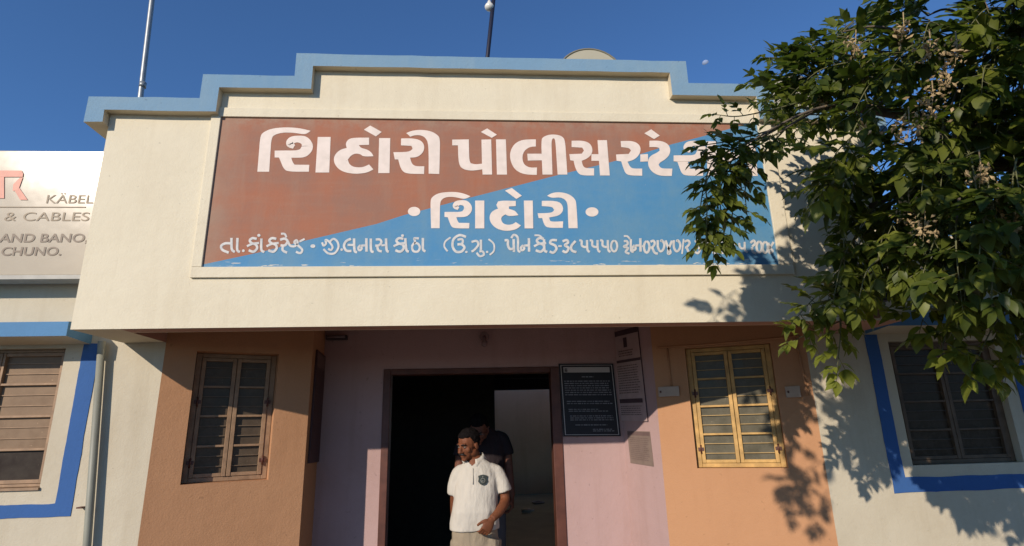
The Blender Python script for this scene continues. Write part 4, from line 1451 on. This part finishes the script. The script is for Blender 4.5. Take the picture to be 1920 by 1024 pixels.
def compound(p, d, L, tone, n=None):
    """pinnate leaf: drooping stalk with a terminal leaflet and pairs"""
    d = d.normalized()
    n = n or rnd.choice((2, 2, 3))
    pts = []
    q = Vector(p); dd = d.copy()
    st = L * .42
    for k in range(n + 1):
        pts.append(q.copy()); dd = (dd + Vector((0, 0, -.07))).normalized(); q = q + dd * st
    TW.tube(pts, [.0018] * (len(pts) - 1) + [.001], twig_m, 4)
    up = Vector((rnd.uniform(-.6, .4), rnd.uniform(-.8, .1), 1)).normalized()
    sd = dd.cross(up).normalized()
    for k in range(1, n + 1):
        for s in (-1, 1):
            ld = dd * .75 + sd * s * rnd.uniform(.6, 1.0) + Vector((0, 0, rnd.uniform(-.28, .16)))
            leaflet(pts[k] if k < len(pts) else q, ld, up + Vector((rnd.uniform(-.35, .35), rnd.uniform(-.35, .35), 0)), L * rnd.uniform(.75, 1.05), max(0, min(1, tone + rnd.uniform(-.25, .25))))
    leaflet(pts[-1], dd + Vector((0, 0, -.12)), up, L * rnd.uniform(1.0, 1.25), max(0, min(1, tone + rnd.uniform(-.2, .2))))


def twig(pts, L, step, tone, r0=.004, tip=True, spread=1.0):
    pts = smooth_line([tuple(p) for p in pts], 6)
    n = len(pts)
    TW.tube(pts, [r0 * (1 - .7 * i / n) + .0008 for i in range(n)], twig_m if r0 < .007 else bark, 5)
    acc = 0; s = 1
    for i in range(1, n):
        seg = pts[i] - pts[i - 1]; acc += seg.length
        if acc > step:
            acc = 0; s = -s
            t = seg.normalized()
            a = t.cross(Vector((rnd.uniform(-.3, .3), rnd.uniform(-1, -.2), rnd.uniform(-.2, .5)))).normalized()
            d = t * .5 + a * s * spread + Vector((0, 0, rnd.uniform(-.3, .25))) + Vector((rnd.uniform(-.3, .3), rnd.uniform(-.5, .3), 0))
            compound(pts[i], d, L * rnd.uniform(.8, 1.15), tone + rnd.uniform(-.15, .15))
    if tip: compound(pts[-1], (pts[-1] - pts[-3]), L, tone + .1, 2)


HUB = Vector((2.7, -1.0, 3.4))
# twigs that draw the outline of the crown
pxl = lambda lst: [at(u, v, y) for u, v, y in lst]
OUT = [
    ([(1540, 190, -.93), (1440, 262, -.93), (1375, 288, -.91), (1325, 298, -.89)], .055, .034, .4),
    ([(1450, 255, -.93), (1385, 285, -.92), (1352, 350, -.91), (1342, 420, -.90), (1338, 476, -.89)], .058, .020, .45),
    ([(1400, 275, -.8), (1378, 320, -.89), (1374, 390, -.87), (1370, 440, -.87)], .052, .026, .3),
    ([(1400, 270, -.95), (1340, 300, -.95), (1318, 360, -.93), (1312, 410, -.93)], .052, .028, .5),
    ([(1540, 180, -.91), (1450, 205, -.93), (1385, 218, -.91), (1352, 216, -.91)], .05, .03, .45),
    ([(1420, 285, -.94), (1360, 310, -.93), (1350, 370, -.92), (1356, 430, -.92)], .062, .024, .35),
    ([(1400, 300, -.96), (1330, 330, -.95), (1326, 390, -.95), (1324, 450, -.94)], .056, .026, .55),
    ([(1480, 235, -.9), (1420, 300, -.9), (1398, 350, -.9), (1400, 395, -.9)], .055, .028, .4),
    ([(1460, 240, -.92), (1380, 262, -.92), (1320, 272, -.92)], .056, .028, .5),
    ([(1600, 170, -.8), (1500, 180, -.8), (1440, 188, -.8)], .062, .028, .5),
    ([(1600, 110, -.8), (1520, 95, -.8), (1455, 120, -.8)], .062, .028, .4),
    ([(1620, 220, -.8), (1520, 215, -.8), (1460, 225, -.8)], .062, .028, .3),
    ([(1640, 80, -.8), (1560, 70, -.8), (1500, 100, -.8)], .066, .028, .5),
    ([(1560, 120, -.65), (1480, 110, -.68), (1440, 108, -.68)], .05, .03, .3),
    ([(1580, 60, -.75), (1600, 40, -.75), (1550, 78, -.75)], .06, .03, .4),
    ([(1560, 150, -.6), (1470, 150, -.62), (1410, 156, -.62)], .055, .03, .4),
    ([(1580, 200, -.6), (1500, 240, -.6), (1475, 270, -.6)], .06, .035, .4),
    ([(1600, 320, -.62), (1540, 340, -.62), (1516, 385, -.60)], .065, .03, .45),
    ([(1640, 380, -.6), (1600, 410, -.6), (1580, 445, -.6)], .06, .03, .4),
    ([(1680, 430, -.62), (1620, 470, -.64), (1570, 480, -.64)], .062, .03, .4),
    ([(1700, 500, -.62), (1620, 515, -.66), (1545, 545, -.66), (1500, 588, -.66)], .075, .03, .6),
    ([(1660, 520, -.62), (1585, 570, -.68), (1575, 640, -.68), (1570, 690, -.68)], .066, .03, .85),
    ([(1660, 540, -.62), (1600, 590, -.66), (1530, 620, -.66), (1498, 634, -.66)], .07, .035, .75),
    ([(1640, 520, -.7), (1560, 560, -.7), (1520, 570, -.7)], .07, .03, .6),
    ([(1900, 480, -.9), (1800, 560, -.95), (1770, 640, -.95)], .085, .035, .6),
    ([(1940, 520, -.95), (1870, 600, -1.0), (1830, 680, -1.0)], .085, .035, .7),
    ([(1960, 560, -.95), (1900, 620, -.95), (1880, 660, -.95)], .08, .035, .6),
    ([(1860, 500, -.9), (1760, 540, -.85), (1730, 600, -.85)], .075, .03, .4),
    ([(1950, 600, -.9), (1905, 650, -.9), (1890, 690, -.9)], .075, .035, .5),
]
for pts, L, step, tone in OUT:
    twig(pxl(pts), L * 1.15, step, tone)
    if rnd.random() < .4:
        p = pxl(pts)
        q_ = p[0] + (HUB - p[0]) * .4 + Vector((0, 0, .06))
        TW.tube(smooth_line([tuple(q_), tuple(q_.lerp(p[0], .5) + Vector((0, 0, .04))), tuple(p[0])], 4), [.008] * 4 + [.006] * 3 + [.0045] * 2, bark, 5)
# the body of the crown: twigs inside this outline, spread through its depth
CROWN = [(1640, -60), (1632, 10), (1575, 60), (1490, 92), (1470, 140), (1440, 160), (1450, 200), (1510, 240), (1545, 290), (1530, 350), (1540, 400), (1600, 430), (1590, 480), (1540, 540), (1570, 575), (1640, 560), (1690, 545), (1750, 560), (1780, 600), (1850, 620), (2100, 560), (2500, 500), (2500, -400), (1700, -400)]


def inside(x, y, poly):
    c = False; n = len(poly); j = n - 1
    for i in range(n):
        if (poly[i][1] > y) != (poly[j][1] > y) and x < (poly[j][0] - poly[i][0]) * (y - poly[i][1]) / (poly[j][1] - poly[i][1]) + poly[i][0]: c = not c
        j = i
    return c


blob = []
cnt = 0
while cnt < 540:
    u, v = rnd.uniform(1420, 2350), rnd.uniform(-330, 640)
    if not inside(u, v, CROWN): continue
    # natural gaps between clumps
    if noise.noise(Vector((u / 80, v / 80, 3.1))) < -.30 and rnd.random() < .75: continue
    k = min(1, max(0, (u - 1450) / 420))
    y = -rnd.uniform(.55, .85 + .70 * k)
    p = at(u, v, y)
    if p.y > -.15: continue
    din = (HUB - p); din.normalize()
    st = p + din * rnd.uniform(.16, .30) + Vector((rnd.uniform(-.08, .08), rnd.uniform(-.08, .08), rnd.uniform(.0, .12)))
    md_ = st.lerp(p, .55) + Vector((0, 0, .04))
    tone = rnd.uniform(.05, .75)
    twig([st, md_, p], rnd.uniform(.066, .108), .038, tone, .0035)
    if rnd.random() < .16:
        e_ = st + din * rnd.uniform(.2, .4) + Vector((0, 0, rnd.uniform(-.05, .12)))
        TW.tube(smooth_line([tuple(e_), tuple(e_.lerp(st, .5) + Vector((0, 0, .05))), tuple(st)], 4), [.007] * 4 + [.006] * 3 + [.004] * 2, bark, 5)
    blob.append(p)
    cnt += 1
# bough overhead, above the picture, whose leaves shade the wall
REG = [([(1330, 560), (1420, 480), (1500, 470), (1560, 480), (1560, 600), (1330, 604)], 14, Vector((0, 0, 0)), Vector((0, 1, 0))),
       ([(1450, 660), (1500, 650), (1530, 760), (1565, 970), (1500, 990), (1462, 920), (1475, 850), (1440, 790)], 15, oR, nR),
       ([(1530, 650), (1640, 640), (1665, 890), (1590, 930), (1570, 980), (1545, 820)], 18, Vector((0, W, 0)), Vector((0, 1, 0))),
       ([(1640, 640), (1900, 640), (1920, 880), (1670, 880)], 26, Vector((0, W, 0)), Vector((0, 1, 0))),
       ([(1795, 910), (1880, 900), (1890, 960), (1850, 1010), (1800, 1000)], 7, Vector((0, W, 0)), Vector((0, 1, 0)))]
DOWN_SUN = Vector((0.721, 1.0, -0.532))
for poly_, cnt_, pp_, pn_ in REG:
    k_ = 0
    us_ = [q[0] for q in poly_]; vs_ = [q[1] for q in poly_]
    while k_ < cnt_:
        u, v = rnd.uniform(min(us_), max(us_)), rnd.uniform(min(vs_), max(vs_))
        if not inside(u, v, poly_): continue
        X = on_plane(u, v, pp_, pn_)
        t = .9
        while t < 4:
            q = X - DOWN_SUN * t - CAM
            f_ = q.dot(FWD)
            uu, vv = 960 + FPX * q.dot(RIGHT) / f_, 512 + FPX * q.dot(DOWN) / f_
            if vv < -170 or uu > 2080: break
            t += .06
        p = X - DOWN_SUN * (t + rnd.uniform(0, .25))
        k_ += 1
        st = p + Vector((rnd.uniform(.1, .22), rnd.uniform(-.1, .1), rnd.uniform(.08, .2)))
        twig([st, st.lerp(p, .5) + Vector((0, 0, .03)), p], rnd.uniform(.058, .075), .034, rnd.uniform(.1, .7), .0035)
for q_ in ([(2.95, -1.05, 2.7), (2.5, -1.7, 4.0), (1.6, -2.1, 4.3), (.7, -2.2, 4.2), (.3, -2.1, 3.9)], [(2.5, -1.7, 4.0), (2.2, -1.5, 4.3), (1.6, -1.6, 4.4)]):
    P_ = smooth_line(q_, 6)
    TW.tube(P_, [.045 - .038 * i / len(P_) for i in range(len(P_))], bark, 8)
tree = empty("tree", (3.05, -1.05, -.15))
tag(tree, "leafy tree with drooping pointed leaves and dry blossoms over the facade's right side", "tree")
me = bpy.data.meshes.new("foliage"); me.from_pydata([tuple(v) for v in LV], [], LF); me.materials.append(leaf_m)
ta = me.attributes.new("tone", 'FLOAT', 'POINT'); ta.data.foreach_set("value", LT)
for p_ in me.polygons: p_.use_smooth = True
me.update()
crown = link("crown", me, tree)
TW.build("twigs", crown, recalc=False)
mb = MB()
mb.tube([(3.05, -1.05, -.2), (3.08, -1.08, .3), (3.02, -1.02, 1.2), (3.06, -1.06, 2.0), (2.95, -1.0, 2.7)], [.17, .14, .125, .115, .10], bark, 14)
for q in ([(2.97, -1.0, 2.6), (2.6, -.9, 3.0), (2.1, -.75, 3.25), (1.75, -.68, 3.32)], [(2.95, -1.0, 2.6), (2.8, -1.2, 3.2), (2.4, -1.2, 3.9), (2.1, -1.0, 4.3)], [(2.95, -1.0, 2.5), (2.6, -1.1, 2.75), (2.2, -.95, 2.8), (1.95, -.7, 2.72)], [(2.97, -1.0, 2.7), (3.3, -.9, 3.4), (3.5, -.9, 4.0)]):
    P_ = smooth_line(q, 6)
    mb.tube(P_, [.06 - .048 * i / len(P_) for i in range(len(P_))], bark, 10)
mb.build("trunk", tree, recalc=True)
for u, v, y, sc in ((1610, 148, -1.00, 0.85), (1740, 95, -1.42, 0.77), (1745, 195, -1.42, 1.10), (1700, 245, -1.37, 1.02), (1790, 100, -1.47, 0.77), (1600, 90, -1.08, 0.68), (1700, 395, -1.13, 0.85), (1730, 430, -1.32, 0.85), (1870, 390, -1.42, 0.94), (1900, 420, -1.42, 0.85), (1835, 330, -1.42, 0.77), (1540, 195, -0.94, 0.59), (1770, 150, -1.42, 0.85), (1690, 60, -1.32, 0.77)):
    mb = MB(); c = at(u, v, y)
    mb.tube([c + Vector((.05, .02, .12)), c + Vector((.02, 0, .04)), c + Vector((-.01, 0, -.05))], [.003, .002, .001], dry_m, 5)
    for k in range(int(46 * sc)):
        q = c + Vector((rnd.gauss(0, .028), rnd.gauss(0, .028), rnd.gauss(0, .036))) * sc
        s = rnd.uniform(.005, .0105)
        a = Matrix.Rotation(rnd.uniform(0, 6), 3, Vector((rnd.random(), rnd.random(), rnd.random())).normalized())
        vs = [mb.bm.verts.new(q + a @ Vector(w_) * s) for w_ in ((0, 0, 1.5), (0, 0, -1.5), (.8, 0, 0), (-.5, .7, 0), (-.5, -.7, 0))]
        for f_ in ((0, 2, 3), (0, 3, 4), (0, 4, 2), (1, 3, 2), (1, 4, 3), (1, 2, 4)):
            f = mb.bm.faces.new([vs[i] for i in f_]); f.material_index = mb.mi(dry_m)
    mb.build("blossom_cluster", tree)
